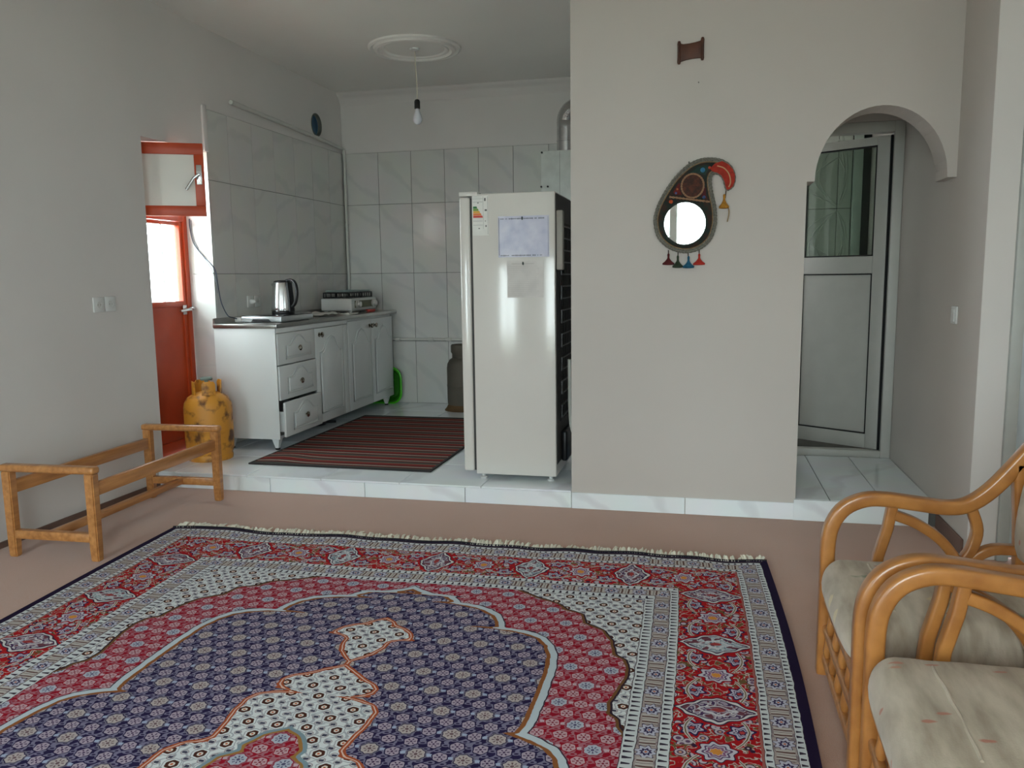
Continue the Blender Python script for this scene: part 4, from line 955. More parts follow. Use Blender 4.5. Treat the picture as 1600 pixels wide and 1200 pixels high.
    white = mixc((204, 208, 210), (160, 164, 172), AND(scroll > 0.72, R4 > 0.027))
    lwx = mn(hyp(A5 * 0.6 + B5 * 0.5, B5 * 1.1 - A5 * 0.6), hyp(A5 * 0.6 - B5 * 0.5, B5 * 1.1 + A5 * 0.6)); white = mixc(white, (66, 64, 82), AND(lwx < 0.0058, R4 > 0.022))
    white = mixc(white, (150, 140, 146), AND(band(lw, 0.0085, 0.0115), R4 > 0.024))
    white = mixc(white, (150, 154, 160), band(s4, 0.0225, 0.0255))
    white = mixc(white, (72, 40, 32), s4 < 0.0168)
    white = mixc(white, (208, 200, 190), s4 < 0.0080)
    white = mixc(white, (176, 84, 44), s4 < 0.0036)
    # ---- field
    c = red
    c = mixc(c, white, sd > 0.0)
    cornd = (1.0 - ax) * 0.9 + (t - 0.47) * 1.0
    corn = mixc((150, 152, 166), (110, 104, 122), scroll > 0.2)
    corn = mixc(corn, (196, 198, 200), cellr < 0.25)
    c = mixc(c, corn, AND(sd > 0.0, cornd < 0.16 + (wob - 0.5) * 0.2))
    c = mixc(c, (108, 74, 44), band(sd, -0.012, 0.0)); c = mixc(c, (48, 36, 48), band(sd, -0.003, 0.003))
    c = mixc(c, blue, og < 0.0)
    c = mixc(c, (178, 190, 198), band(og, -0.006, 0.016))
    c = mixc(c, (134, 84, 48), band(og, -0.020, -0.006))
    c = mixc(c, (60, 44, 60), band(og, 0.016, 0.020))
    inner = lambda dd, cc: mixc(mixc(mixc(cc, white, dd < 0.0), (158, 78, 48), band(dd, -0.007, 0.010)), (206, 176, 160), band(dd, -0.001, 0.003))
    c = inner(pd, c)
    c = inner(md, c)
    c = mixc(c, red, rc < 0.0); c = mixc(c, (150, 110, 60), band(rc, -0.006, 0.004)); c = mixc(c, (120, 140, 150), band(rc, 0.004, 0.016))
    # ---- borders
    alongraw = sel(side, t - 0.432, x)
    al = alongraw / 0.213
    nn = rnd(al); la = (al - nn) * 0.213
    n2 = op('FLOORED_MODULO', nn + 0.0, 2.0); n4 = op('FLOORED_MODULO', nn + 0.0, 4.0)
    isC = n2 < 0.5
    lc = d - 0.260
    vo = voro(27); vr = X(vo.outputs['Distance'])
    vcol = nt.nodes.new('ShaderNodeSeparateColor'); nt.links.new(vo.outputs['Color'], vcol.inputs[0]); vrand = X(vcol.outputs[0]); vrand2 = X(vcol.outputs[1])
    bd = (158, 24, 30)
    nz = noise(34, 1.5); nz2 = noise(22, 1.0)
    b_ = mixc(bd, (150, 112, 100), band(nz, 0.46, 0.52)); b_ = mixc(b_, (196, 192, 190), band(nz, 0.485, 0.505))
    b_ = mixc(b_, (104, 84, 52), band(nz2, 0.56, 0.62)); b_ = mixc(b_, (190, 184, 176), band(nz2, 0.552, 0.56))
    fm = vrand > 0.30
    b_ = mixc(b_, (54, 34, 58), AND(fm, vr < 0.47)); b_ = mixc(b_, (178, 168, 178), AND(fm, vr < 0.40))
    b_ = mixc(b_, (96, 70, 100), AND(fm, vr < 0.24)); b_ = mixc(b_, (196, 150, 120), AND(fm, vr < 0.12))
    # flanking star flowers half way between the large motifs
    lf_ = (fr(al) - 0.5) * 0.213; rf_ = hyp(lf_, ab(lc) - 0.066); thf = op('ARCTAN2', ab(lc) - 0.066, lf_); rq = rf_ * (1.0 + 0.20 * sn(thf * 6.0))
    b_ = mixc(b_, bd, rq < 0.040); b_ = mixc(b_, (44, 36, 74), rq < 0.033); b_ = mixc(b_, (176, 172, 190), band(rq, 0.012, 0.026)); b_ = mixc(b_, (60, 46, 84), band(rq, 0.016, 0.019)); b_ = mixc(b_, (168, 60, 60), rq < 0.007)
    vine = ab(ab(lc) - 0.030 - 0.055 * ab(sn(al * 3.14159)))
    b_ = mixc(b_, (186, 180, 176), vine < 0.0055); b_ = mixc(b_, (96, 78, 50), vine < 0.0016)
    # cartouches and rosettes
    wv = sn(lc * 130.0) * 0.004 + sn(la * 150.0) * 0.004
    dia = ab(la) / 0.072 + op('POWER', ab(lc) / 0.118, 1.3) + wv * 10.0
    cfill = mixc(mixc((150, 140, 156), (164, 176, 184), n4 > 1.5), mixc((70, 50, 86), (110, 126, 140), n4 > 1.5), band(nz, 0.40, 0.47))
    cfill = mixc(cfill, (200, 200, 200), band(nz, 0.47, 0.50)); cfill = mixc(cfill, (104, 60, 72), nz > 0.56)
    cfill = mixc(cfill, (196, 196, 196), band(dia, 0.88, 1.0)); cfill = mixc(cfill, (64, 48, 74), band(dia, 0.80, 0.88)); cfill = mixc(cfill, (190, 190, 196), band(dia, 0.30, 0.40)); cfill = mixc(cfill, (150, 60, 60), dia < 0.14)
    b_ = mixc(b_, bd, AND(isC, dia < 1.22)); b_ = mixc(b_, (58, 40, 62), AND(isC, dia < 1.08)); b_ = mixc(b_, cfill, AND(isC, dia < 1.0))
    rr = hyp(la * 1.15, lc); th = op('ARCTAN2', lc, la); rs = rr * (1.0 + 0.13 * sn(th * 8.0))
    rfill = mixc((186, 182, 194), (92, 72, 104), band(rs, 0.030, 0.036)); rfill = mixc(rfill, (130, 90, 120), band(rs, 0.018, 0.026)); rfill = mixc(rfill, (200, 134, 62), rs < 0.016)
    isR = NOT(isC)
    b_ = mixc(b_, bd, AND(isR, rs < 0.060)); b_ = mixc(b_, (58, 40, 62), AND(isR, rs < 0.051)); b_ = mixc(b_, rfill, AND(isR, rs < 0.047))
    # guard borders
    along = sel(side, y, x)
    def guard(dc, hw):
        f = fr(along / 0.108); lg = d - dc
        fa = (f - 0.25) * 0.108; r_ = hyp(fa, lg * 1.05); r2_ = r_ * (1.0 + 0.18 * sn(op('ARCTAN2', lg, fa) * 8.0))
        g_ = mixc((156, 144, 142), (126, 114, 118), noise(40, 1) > 0.55)
        bars = AND(f > 0.52, ab(lg) < hw * 0.82)
        bf = fr((f - 0.52) / 0.24)
        g_ = mixc(g_, (176, 170, 166), bars); g_ = mixc(g_, (92, 66, 62), AND(bars, band(bf, 0.36, 0.62))); g_ = mixc(g_, (80, 62, 66), AND(bars, bf < 0.08))
        g_ = mixc(g_, (60, 48, 74), r2_ < 0.0285); g_ = mixc(g_, (176, 176, 192), r2_ < 0.0255); g_ = mixc(g_, (50, 40, 76), band(r2_, 0.008, 0.015)); g_ = mixc(g_, (170, 90, 60), r2_ < 0.004)
        return g_
    def dash(dc, hw):
        f = fr(along / 0.026); lg = (d - dc) / hw
        k = AND(ab(f - 0.5) < 0.16 + lg * 0.12, ab(lg) < 0.62)
        q = mixc((194, 199, 202), (52, 44, 58), k)
        return mixc(q, (60, 48, 58), ab(lg) > 0.88)
    c = mixc(c, dash(0.490, 0.020), d < 0.510)
    c = mixc(c, guard(0.4425, 0.0275), d < 0.470)
    c = mixc(c, dash(0.3975, 0.0175), d < 0.415)
    c = mixc(c, b_, d < 0.380)
    c = mixc(c, (150, 90, 84), band(d, 0.139, 0.147))
    c = mixc(c, dash(0.1275, 0.0125), d < 0.140)
    c = mixc(c, guard(0.085, 0.030), d < 0.115)
    c = mixc(c, dash(0.0425, 0.0125), d < 0.055)
    c = mixc(c, (34, 24, 50), sel(side, dx < 0.030, t < 0.016))
    # wool grain
    gr = noise(900, 1)
    mul = nt.nodes.new('ShaderNodeMix'); mul.data_type = 'RGBA'; mul.blend_type = 'MULTIPLY'; mul.inputs[0].default_value = 0.25
    nt.links.new(c, mul.inputs[6]); nt.links.new(gr.s, mul.inputs[7])
    br = nt.nodes.new('ShaderNodeMix'); br.data_type = 'RGBA'; br.blend_type = 'MULTIPLY'; br.inputs[0].default_value = 1.0
    nt.links.new(mul.outputs[2], br.inputs[6]); br.inputs[7].default_value = (1.3, 1.3, 1.3, 1)
    nt.links.new(br.outputs[2], bsdf.inputs['Base Color'])
    bsdf.inputs['Roughness'].default_value = 0.95; bsdf.inputs['Specular IOR Level'].default_value = 0.08
    bp = nt.nodes.new('ShaderNodeBump'); bp.inputs['Strength'].default_value = 0.35; bp.inputs['Distance'].default_value = 0.002
    nt.links.new(gr.s, bp.inputs['Height']); nt.links.new(bp.outputs[0], bsdf.inputs['Normal'])
    return m
RA = Vector((-1.94876, -0.70628, 0)); RB = Vector((0.96193, -0.66449, 0)); ex = (RB - RA).normalized(); ey = Vector((ex.y, -ex.x, 0))
rc_ = (RA + RB) / 2 + ex * 0.045 + ey * (HL + 0.034)
rug = thing('persian_rug', 'large red and navy patterned wool rug with medallion and cream fringe', 'rug', (rc_.x, rc_.y, 0), rz=math.atan2(ex.y, ex.x))
def rug_map(u, v):
    t = HL - v
    k = 1.0
    if u < 0: k = 1.036 - 0.045 * min(max(t, 0) / 1.18, 1.0)
    else: k = 0.990 + 0.012 * math.sin(min(max(t, 0) / 1.6, 1.0) * PI)
    x = u * k; y = v
    e = max(0.0, 1 - t / 0.35)
    y += e * (0.010 * math.sin(u * 9.1) + 0.006 * math.sin(u * 23.0 + 1) )
    ed = min(HW - abs(u), t if v > 0 else HL + v)
    z = 0.010 + 0.0025 * math.sin(u * 7) * math.sin(v * 5) + (0.004 * max(0, math.sin(u * 11 + 2)) * e)
    return x, y, max(z, 0.006)
b = NB(); nx, ny = 96, 130
us = [-HW + 2 * HW * i / nx for i in range(nx + 1)]; vs = [-HL + 2 * HL * j / ny for j in range(ny + 1)]
gv = [[b.verts.new(rug_map(u, v)) for v in vs] for u in us]
uvl = b.loops.layers.uv.new('UVMap')
for i in range(nx):
    for j in range(ny):
        f = b.faces.new((gv[i][j], gv[i + 1][j], gv[i + 1][j + 1], gv[i][j + 1]))
        for lp, (a, c_) in zip(f.loops, ((i, j), (i + 1, j), (i + 1, j + 1), (i, j + 1))): lp[uvl].uv = (us[a], vs[c_])
# rim down to the floor
ring = [(i, 0) for i in range(nx + 1)] + [(nx, j) for j in range(1, ny + 1)] + [(i, ny) for i in range(nx - 1, -1, -1)] + [(0, j) for j in range(ny - 1, 0, -1)]
low = [b.verts.new((gv[i][j].co.x, gv[i][j].co.y, 0.0005)) for i, j in ring]
for k in range(len(ring)):
    k2 = (k + 1) % len(ring); (i, j), (i2, j2) = ring[k], ring[k2]
    f = b.faces.new((gv[i][j], low[k], low[k2], gv[i2][j2]))
    for lp, (a, c_) in zip(f.loops, ((i, j), (i, j), (i2, j2), (i2, j2))): lp[uvl].uv = (us[a], vs[c_])
bmesh.ops.recalc_face_normals(b, faces=b.faces[:])
obj('pile', b, rug_material(), rug, ang=60)
for end in (1, -1):
    b = NB(); n = 260
    for k in range(n):
        u = -HW * 0.985 + 2 * HW * 0.985 * (k + random.uniform(-0.3, 0.3)) / (n - 1)
        if random.random() < 0.06: continue
        x, y, z = rug_map(u, end * HL); ln = random.uniform(0.035, 0.075); sk = random.uniform(-0.016, 0.016)
        p = [(x, y - end * 0.004, 0.006), (x + sk * 0.5, y + end * ln * 0.5, 0.012 + random.uniform(0, 0.012)), (x + sk, y + end * ln, 0.003 + random.uniform(0, 0.012))]
        tube(b, p, 0.0055, 4, scales=[1.2, 1.1, 0.5])
    o = obj('fringe', b, pm('fringe_cream', (232, 228, 212), 0.95), rug, label='cream knotted fringe'); o['kind'] = 'stuff'
b = NB(); tube(b, [rug_map(-HW + 2 * HW * i / 80, HL) for i in range(81)], 0.006, 6); obj('bound_end', b, pm('rug_edge_black', (26, 22, 30), 0.9), rug)

# ================================================================== WOODEN BENCH FRAME
bn = thing('bench_frame', 'bare pine bench frame without seat against the plaster wall', 'bench', (-2.195, -0.735, 0), rz=0.035)
bx, by = 0.213, 0.505
for sy in (-1, 1):
    for sx in (-1, 1):
        b = NB(); X_, Y_ = sx * bx, sy * by
        V = []
        for z_, w_, l_ in ((0, 0.040, 0.036), (0.06, 0.044, 0.040), (0.38, 0.046, 0.044), (0.403, 0.046, 0.044)):
            V.append([b.verts.new((X_ + a * w_ / 2, Y_ + c_ * l_ / 2, z_)) for a, c_ in ((-1, -1), (1, -1), (1, 1), (-1, 1))])
        for a in range(3):
            for k in range(4): b.faces.new((V[a][k], V[a][(k + 1) % 4], V[a + 1][(k + 1) % 4], V[a + 1][k]))
        b.faces.new(list(reversed(V[0]))); b.faces.new(V[-1]); bmesh.ops.recalc_face_normals(b, faces=b.faces[:])
        bmesh.ops.bevel(b, geom=b.edges[:], offset=0.005, segments=2, affect='EDGES')
        obj('leg', b, M_BENCH, bn)
    b = NB(); box(b, -bx - 0.030, bx + 0.030, sy * by - 0.026, sy * by + 0.026, 0.400, 0.434, 0.012, 3); obj('arm_bar', b, M_BENCH, bn)
    b = NB(); box(b, -bx + 0.02, bx - 0.02, sy * by - 0.018, sy * by + 0.018, 0.088, 0.128, 0.004); obj('end_stretcher', b, M_BENCH, bn)
for sx in (-1, 1):
    b = NB(); xo = sx * bx - (0.004 if sx > 0 else -0.004); box(b, xo - 0.012, xo + 0.012, -by + 0.02, by - 0.02, 0.294, 0.356, 0.004); obj('long_rail', b, M_BENCH, bn)
b = NB(); box(b, -0.032, 0.004, -by + 0.016, by - 0.016, 0.092, 0.126, 0.004); obj('centre_stretcher', b, M_BENCH, bn)

# ================================================================== RATTAN SEATS
M_CUSH = None
def cushion_mat():
    m, nt, b = newmat('cushion_fabric')
    tc = N(nt, 'ShaderNodeTexCoord')
    n1 = N(nt, 'ShaderNodeTexNoise'); n1.inputs['Scale'].default_value = 7; n1.inputs['Detail'].default_value = 5
    mp = N(nt, 'ShaderNodeMapping'); mp.inputs['Scale'].default_value = (3.2, 0.8, 1.0); mp.inputs['Rotation'].default_value = (0, 0, 0.25); nt.links.new(tc.outputs['Object'], mp.inputs[0]); nt.links.new(mp.outputs[0], n1.inputs['Vector'])
    rp = N(nt, 'ShaderNodeValToRGB'); e = rp.color_ramp.elements; e[0].position = 0.30; e[0].color = lin((150, 136, 118)); e[1].position = 0.66; e[1].color = lin((196, 184, 166))
    nt.links.new(n1.outputs[0], rp.inputs[0]); cur = rp.outputs[0]
    for sc_, seed, col, th in ((5.5, 0.4, (112, 130, 106), 0.20), (9.0, 3.7, (176, 120, 96), 0.12), (6.0, 8.1, (206, 190, 150), 0.17), (15.0, 5.0, (172, 104, 84), 0.17)):
        mp2 = N(nt, 'ShaderNodeMapping'); mp2.inputs['Location'].default_value = (seed, seed * 1.3, seed * 0.7); mp2.inputs['Scale'].default_value = (0.55, 1.4, 1.0); mp2.inputs['Rotation'].default_value = (0, 0, 0.5)
        nt.links.new(tc.outputs['Object'], mp2.inputs[0])
        v = N(nt, 'ShaderNodeTexVoronoi'); v.inputs['Scale'].default_value = sc_; nt.links.new(mp2.outputs[0], v.inputs['Vector'])
        nn_ = N(nt, 'ShaderNodeTexNoise'); nn_.inputs['Scale'].default_value = 40; nt.links.new(tc.outputs['Object'], nn_.inputs['Vector'])
        ma = N(nt, 'ShaderNodeMath', operation='MULTIPLY_ADD'); ma.inputs[1].default_value = 0.16; nt.links.new(nn_.outputs[0], ma.inputs[0]); nt.links.new(v.outputs['Distance'], ma.inputs[2])
        lt = N(nt, 'ShaderNodeMapRange'); lt.inputs[1].default_value = th + 0.06; lt.inputs[2].default_value = th + 0.02; nt.links.new(ma.outputs[0], lt.inputs[0])
        k = N(nt, 'ShaderNodeMath', operation='MULTIPLY'); k.inputs[1].default_value = 0.8; nt.links.new(lt.outputs[0], k.inputs[0])
        mx = N(nt, 'ShaderNodeMix', data_type='RGBA'); nt.links.new(k.outputs[0], mx.inputs[0]); nt.links.new(cur, mx.inputs[6]); mx.inputs[7].default_value = lin(col); cur = mx.outputs[2]
    nt.links.new(cur, b.inputs['Base Color']); b.inputs['Roughness'].default_value = 0.9; b.inputs['Specular IOR Level'].default_value = 0.15
    b.inputs['Sheen Weight'].default_value = 0.2
    w = N(nt, 'ShaderNodeTexNoise'); w.inputs['Scale'].default_value = 260; nt.links.new(tc.outputs['Object'], w.inputs['Vector'])
    bp = N(nt, 'ShaderNodeBump'); bp.inputs['Strength'].default_value = 0.25; bp.inputs['Distance'].default_value = 0.002; nt.links.new(w.outputs[0], bp.inputs['Height']); nt.links.new(bp.outputs[0], b.inputs['Normal'])
    return m
M_CUSH = cushion_mat()
def pillow(x0, x1, y0, y1, z0, z1, r, bulge=0.02, nx=26, ny=30):
    """soft cushion: rounded box whose top bulges"""
    b = NB(); cx, cy = (x0 + x1) / 2, (y0 + y1) / 2; hx, hy, hz = (x1 - x0) / 2, (y1 - y0) / 2, (z1 - z0) / 2; cz_ = (z0 + z1) / 2
    def pos(a, c_, s):
        # a,c in -1..1 square to rounded plan, s=+1 top/-1 bottom
        ea = 1 - max(0, (abs(a) - (1 - r / hx)) / (r / hx)) ** 2; ec = 1 - max(0, (abs(c_) - (1 - r / hy)) / (r / hy)) ** 2
        k = math.sqrt(max(0.0, ea)) * math.sqrt(max(0.0, ec))
        wr = 0.003 * math.sin(a * 5 + c_ * 2.3) * math.sin(c_ * 3.1 - a * 2) + 0.0012 * math.sin(a * 13 - c_ * 9)
        z = cz_ + s * (hz * k + (bulge * (1 - a * a) * (1 - c_ * c_) + wr * k if s > 0 else 0))
        kk = 1 - 0.085 * abs(a) ** 5 * abs(c_) ** 5
        return (cx + a * hx * (kk if a < 0 else 1), cy + c_ * hy * kk, z)
    def gridp(n, L, r_):
        q = r_ / L; out_ = []
        m_ = 7
        for i in range(m_ + 1): out_.append(-1 + q * (1 - math.cos(PI / 2 * i / m_)))
        k = n - 2 * m_
        for i in range(1, k): out_.append(-1 + q + (2 - 2 * q) * i / k)
        for i in range(m_, -1, -1): out_.append(1 - q * (1 - math.cos(PI / 2 * i / m_)))
        return out_
    ga, gc = gridp(nx, hx, r), gridp(ny, hy, r)
    T = [[b.verts.new(pos(a, c_, 1)) for c_ in gc] for a in ga]
    na, nc = len(ga), len(gc)
    Bt = [[(T[i][j] if i in (0, na - 1) or j in (0, nc - 1) else b.verts.new(pos(ga[i], gc[j], -1))) for j in range(nc)] for i in range(na)]
    for i in range(na - 1):
        for j in range(nc - 1):
            b.faces.new((T[i][j], T[i + 1][j], T[i + 1][j + 1], T[i][j + 1])); b.faces.new((Bt[i][j], Bt[i][j + 1], Bt[i + 1][j + 1], Bt[i + 1][j]))
    bmesh.ops.recalc_face_normals(b, faces=b.faces[:])
    return b
SEC = rrect(0.046, 0.042, 0.010, 3); SEC2 = rrect(0.036, 0.030, 0.007, 3)
def rattan_seat(name, label, cat, loc, half, npeg, ncush, rz=0.0):
    t = thing(name, label, cat, loc, rz)
    side_pts = [(0.0, 0.0), (0.0, 0.15), (0.0, 0.30), (0.0, 0.42), (0.012, 0.485), (0.045, 0.535), (0.10, 0.563), (0.16, 0.567), (0.25, 0.558), (0.33, 0.551), (0.385, 0.563), (0.44, 0.606), (0.50, 0.680), (0.57, 0.780), (0.63, 0.875), (0.68, 0.965)]
    for s in (-1, 1):
        Y_ = s * half
        b = NB(); sweep(b, spline([(a, Y_, z_) for a, z_ in side_pts], 4), SEC, upv=(0, 1, 0)); obj('side_frame', b, M_RATTAN, t)
        b = NB(); sweep(b, spline([(0.515, Y_, 0.69), (0.530, Y_, 0.50), (0.545, Y_, 0.25), (0.575, Y_, 0.0)], 4), SEC, upv=(0, 1, 0)); obj('rear_leg', b, M_RATTAN, t)
        b = NB(); sweep(b, [(0.178, Y_, 0.548), (0.168, Y_, 0.48), (0.145, Y_, 0.39), (0.130, Y_, 0.235)], SEC2, upv=(0, 1, 0)); obj('arm_strut', b, M_RATTAN, t)
        b = NB(); sweep(b, spline([(0.185, Y_, 0.520), (0.245, Y_, 0.498), (0.31, Y_, 0.455), (0.355, Y_, 0.400), (0.372, Y_, 0.350), (0.375, Y_, 0.235)], 4), SEC2, upv=(0, 1, 0)); obj('arm_bow', b, M_RATTAN, t)
        b = NB(); sweep(b, spline([(0.395, Y_, 0.548), (0.413, Y_, 0.490), (0.402, Y_, 0.430), (0.378, Y_, 0.370), (0.385, Y_, 0.235)], 4), SEC2, upv=(0, 1, 0)); obj('arm_bow', b, M_RATTAN, t)
        b = NB(); sweep(b, spline([(0.380, Y_, 0.360), (0.415, Y_, 0.405), (0.46, Y_, 0.430), (0.53, Y_, 0.432)], 4), SEC2, upv=(0, 1, 0)); obj('arm_bow', b, M_RATTAN, t)
        b = NB(); sweep(b, [(0.0, Y_, 0.225), (0.55, Y_, 0.215)], SEC, upv=(0, 1, 0)); obj('side_rail', b, M_RATTAN, t)
        b = NB(); sweep(b, [(0.0, Y_, 0.055), (0.565, Y_, 0.055)], SEC2, upv=(0, 1, 0)); obj('side_stretcher', b, M_RATTAN, t)
    hi = half - 0.02
    for z_, nm in ((0.245, 'front_rail'), (0.150, 'front_middle_rail'), (0.055, 'front_bottom_rail')):
        b = NB(); sweep(b, [(0.004, -hi, z_), (0.004, hi, z_)], rrect(0.026, 0.030, 0.009, 3), upv=(1, 0, 0)); obj(nm, b, M_RATTAN, t)
    pb = NB(); lathe(pb, [(0.007, -0.034), (0.011, -0.028), (0.014, -0.010), (0.010, 0.012), (0.007, 0.034)], 10); pm_ = to_mesh('peg', pb, M_RATTAN)
    for row, zz in ((0, 0.1975), (1, 0.1025)):
        for k in range(npeg):
            yy = -hi + 2 * hi * (k + 0.5 + (0.22 if row else -0.22)) / npeg
            inst('peg', pm_, t, (0.004, yy, zz))
    b = NB(); sweep(b, [(0.535, -hi, 0.23), (0.535, hi, 0.23)], SEC2, upv=(1, 0, 0)); obj('rear_rail', b, M_RATTAN, t)
    b = NB(); sweep(b, spline([(0.68, -half, 0.960), (0.685, -half * 0.9, 0.985), (0.69, -half * 0.5, 1.0), (0.69, half * 0.5, 1.0), (0.685, half * 0.9, 0.985), (0.68, half, 0.960)], 4), SEC, upv=(1, 0, 0)); obj('top_rail', b, M_RATTAN, t)
    ns = 6
    for k in range(ns):
        yy = -hi + 2 * hi * (k + 0.5) / ns
        b = NB(); sweep(b, [(0.535, yy, 0.24), (0.60, yy, 0.60), (0.688, yy, 0.99)], rrect(0.02, 0.018, 0.006), upv=(0, 1, 0)); obj('back_slat', b, M_RATTAN, t)
    nl = 5
    for k in range(nl):
        xx = 0.06 + 0.44 * k / (nl - 1); b = NB(); box(b, xx - 0.02, xx + 0.02, -hi, hi, 0.238, 0.252, 0.003); obj('seat_slat', b, M_RATTAN, t)
    wq = 2 * (half - 0.028) / ncush
    for k in range(ncush):
        ya = -(half - 0.028) + wq * k
        o = obj('seat_cushion', pillow(-0.034, 0.50, ya + 0.002, ya + wq - 0.002, 0.262, 0.392, 0.060, 0.020), M_CUSH, t, ang=80)
        b = NB(); L_ = []
        for q in range(21):
            c_ = -0.68 + 1.36 * q / 20; yy = ya + wq / 2 + c_ * (wq / 2 - 0.004); L_.append((0.095 + 0.0012 * math.sin(q), yy, 0.3905 + 0.0145 * (1 - c_ * c_)))
        tube(b, L_, 0.004, 6); obj('piping', b, M_CUSH, o)
        bk_ = pillow(-0.055, 0.055, ya + 0.004, ya + wq - 0.004, -0.24, 0.24, 0.05, 0.01)
        bmesh.ops.transform(bk_, matrix=Matrix.Translation((0.565, 0, 0.66)) @ Matrix.Rotation(math.radians(13), 4, 'Y'), verts=bk_.verts)
        obj('back_cushion', bk_, M_CUSH, t, ang=80)
    return t
rattan_seat('rattan_armchair', 'honey rattan armchair with beige cushion, standing beside the arch step', 'armchair', (1.062, -1.950, 0), 0.285, 5, 1)
rattan_seat('rattan_sofa', 'long honey rattan sofa with beige patterned cushions beside the armchair', 'sofa', (1.064, -2.862, 0), 0.560, 9, 2, rz=-0.025)

# ================================================================== PAISLEY MIRROR
def zp(a, c_):
    u = 1000 + a / 5.455; v = 220 + c_ / 5.455
    return (0.578 + (u - 1070) * 0.003155 - (349 - v) * 0.0001, 1.501 - (v - 349) * 0.003155 - (u - 1070) * 0.00008)
outl = [(120, 700), (125, 640), (150, 560), (190, 480), (240, 400), (300, 320), (370, 250), (440, 198), (520, 166), (600, 158), (680, 168), (740, 197), (783, 240), (804, 300), (804, 350), (788, 398), (760, 422), (735, 428), (722, 398), (712, 350), (690, 310), (652, 290), (622, 300), (609, 340), (615, 420), (630, 500), (645, 580), (648, 680), (636, 750), (607, 830), (556, 890), (488, 933), (400, 955), (320, 948), (240, 917), (172, 858), (135, 790)]
PO = spline([Vector((*zp(a, c_), 0)) for a, c_ in outl], 4, closed=True)
mr = thing('paisley_mirror', 'paisley shaped wall mirror with rope border and hanging tassels', 'mirror', (0.58, -0.004, 1.36)); L = mr.location
b = NB(); prism(b, [(v.x, v.y) for v in PO], 'xz', -0.012, -0.0005); obj('backing', b, pm('mirror_cloth_dark', (52, 34, 26), 0.9, scale=40, col2=(26, 40, 34), lo=0.4, hi=0.6), mr, off=L)
def inset(P, dd):
    n = len(P); out_ = []
    for i in range(n):
        tg = (P[(i + 1) % n] - P[i - 1]).normalized(); out_.append(P[i] + Vector((tg.y, -tg.x, 0)) * dd)
    return out_
area = sum(PO[i].x * PO[(i + 1) % len(PO)].y - PO[(i + 1) % len(PO)].x * PO[i].y for i in range(len(PO)))
sg = -1 if area > 0 else 1
def dens(P, step):
    out_ = []; n = len(P)
    for i in range(n):
        a, c_ = P[i], P[(i + 1) % n]; k = max(1, int((c_ - a).length / step))
        for j in range(k): out_.append(a + (c_ - a) * j / k)
    return out_
M_ROPE = pm('rope_grey', (124, 122, 112), 0.9, var=0.25, scale=120, bump=0.6, bscale=300)
def rope(P, r, y, name, mat, tw=0.22):
    P3 = [Vector((v.x, y, v.y)) for v in dens(P, r * 0.8)]
    b = NB(); sweep(b, P3, circ(r, 8), closed=True, upv=(0, 1, 0), scales=[1 + tw * math.sin(i * 2.1) for i in range(len(P3))]); return obj(name, b, mat, mr, off=L, ang=80)
rope(inset(PO, sg * 0.003), 0.0062, -0.014, 'rope_border', M_ROPE)
rope(inset(PO, sg * 0.0125), 0.0045, -0.014, 'rope_border', M_ROPE)
rope(inset(PO, sg * 0.018), 0.0024, -0.013, 'gold_braid', pm('braid_gold', (150, 118, 74), 0.7, var=0.2, scale=150), 0.25)
def disc(cx, cz_, rx, rz_, y0, y1, mat, name, parent, n=40):
    b = NB(); prism(b, [(cx + rx * math.cos(2 * PI * i / n), cz_ + rz_ * math.sin(2 * PI * i / n)) for i in range(n)], 'xz', y0, y1); return obj(name, b, mat, parent, off=L)
mcx, mcz = zp(382, 706)
mm, nt_, bs_ = newmat('mirror_glass'); bs_.inputs['Metallic'].default_value = 1.0; bs_.inputs['Roughness'].default_value = 0.015; bs_.inputs['Base Color'].default_value = (0.92, 0.94, 0.93, 1)
disc(mcx, mcz, 0.101, 0.103, -0.016, -0.012, mm, 'mirror_glass', mr, 56)
rope([Vector((mcx + 0.107 * math.cos(2 * PI * i / 48), mcz + 0.109 * math.sin(2 * PI * i / 48), 0)) for i in range(48)], 0.005, -0.015, 'mirror_rim', pm('rim_dark_green', (40, 52, 44), 0.8, var=0.3, scale=100))
k1, k2 = zp(453, 388)
disc(k1, k2, 0.048, 0.052, -0.016, -0.012, pm('medallion_brown', (46, 24, 16), 0.8, scale=60, col2=(84, 40, 22), lo=0.35, hi=0.6), 'medallion', mr)
rope([Vector((k1 + 0.054 * math.cos(2 * PI * i / 30), k2 + 0.058 * math.sin(2 * PI * i / 30), 0)) for i in range(30)], 0.0045, -0.015, 'medallion_braid', pm('braid_beige', (160, 122, 92), 0.8, var=0.2, scale=150), 0.2)
def inlay(pts, col, name):
    b = NB(); prism(b, [zp(a, c_) for a, c_ in pts], 'xz', -0.0145, -0.012); obj(name, b, pm(name + '_%d_%d_%d' % col, col, 0.9, var=0.12, scale=60, bump=0.4, bscale=200), mr, off=L)
b = NB(); prism(b, [zp(a, c_) for a, c_ in [(598, 248), (640, 206), (700, 186), (748, 210), (786, 250), (806, 302), (804, 352), (788, 398), (760, 420), (738, 428), (726, 398), (716, 350), (694, 308), (658, 282), (622, 272)]], 'xz', -0.0225, -0.012, 0.003); obj('red_inlay', b, pm('red_inlay_cloth', (162, 44, 28), 0.9, var=0.15, scale=60, bump=0.4, bscale=200), mr, off=L)
b = NB(); tube(b, spline([(zp(a, c_)[0], -0.0235, zp(a, c_)[1]) for a, c_ in ((660, 226), (716, 246), (756, 296), (768, 362), (752, 404))], 5), 0.003, 6); obj('inlay_cord', b, pm('cord_beige', (190, 150, 110), 0.8), mr, off=L)
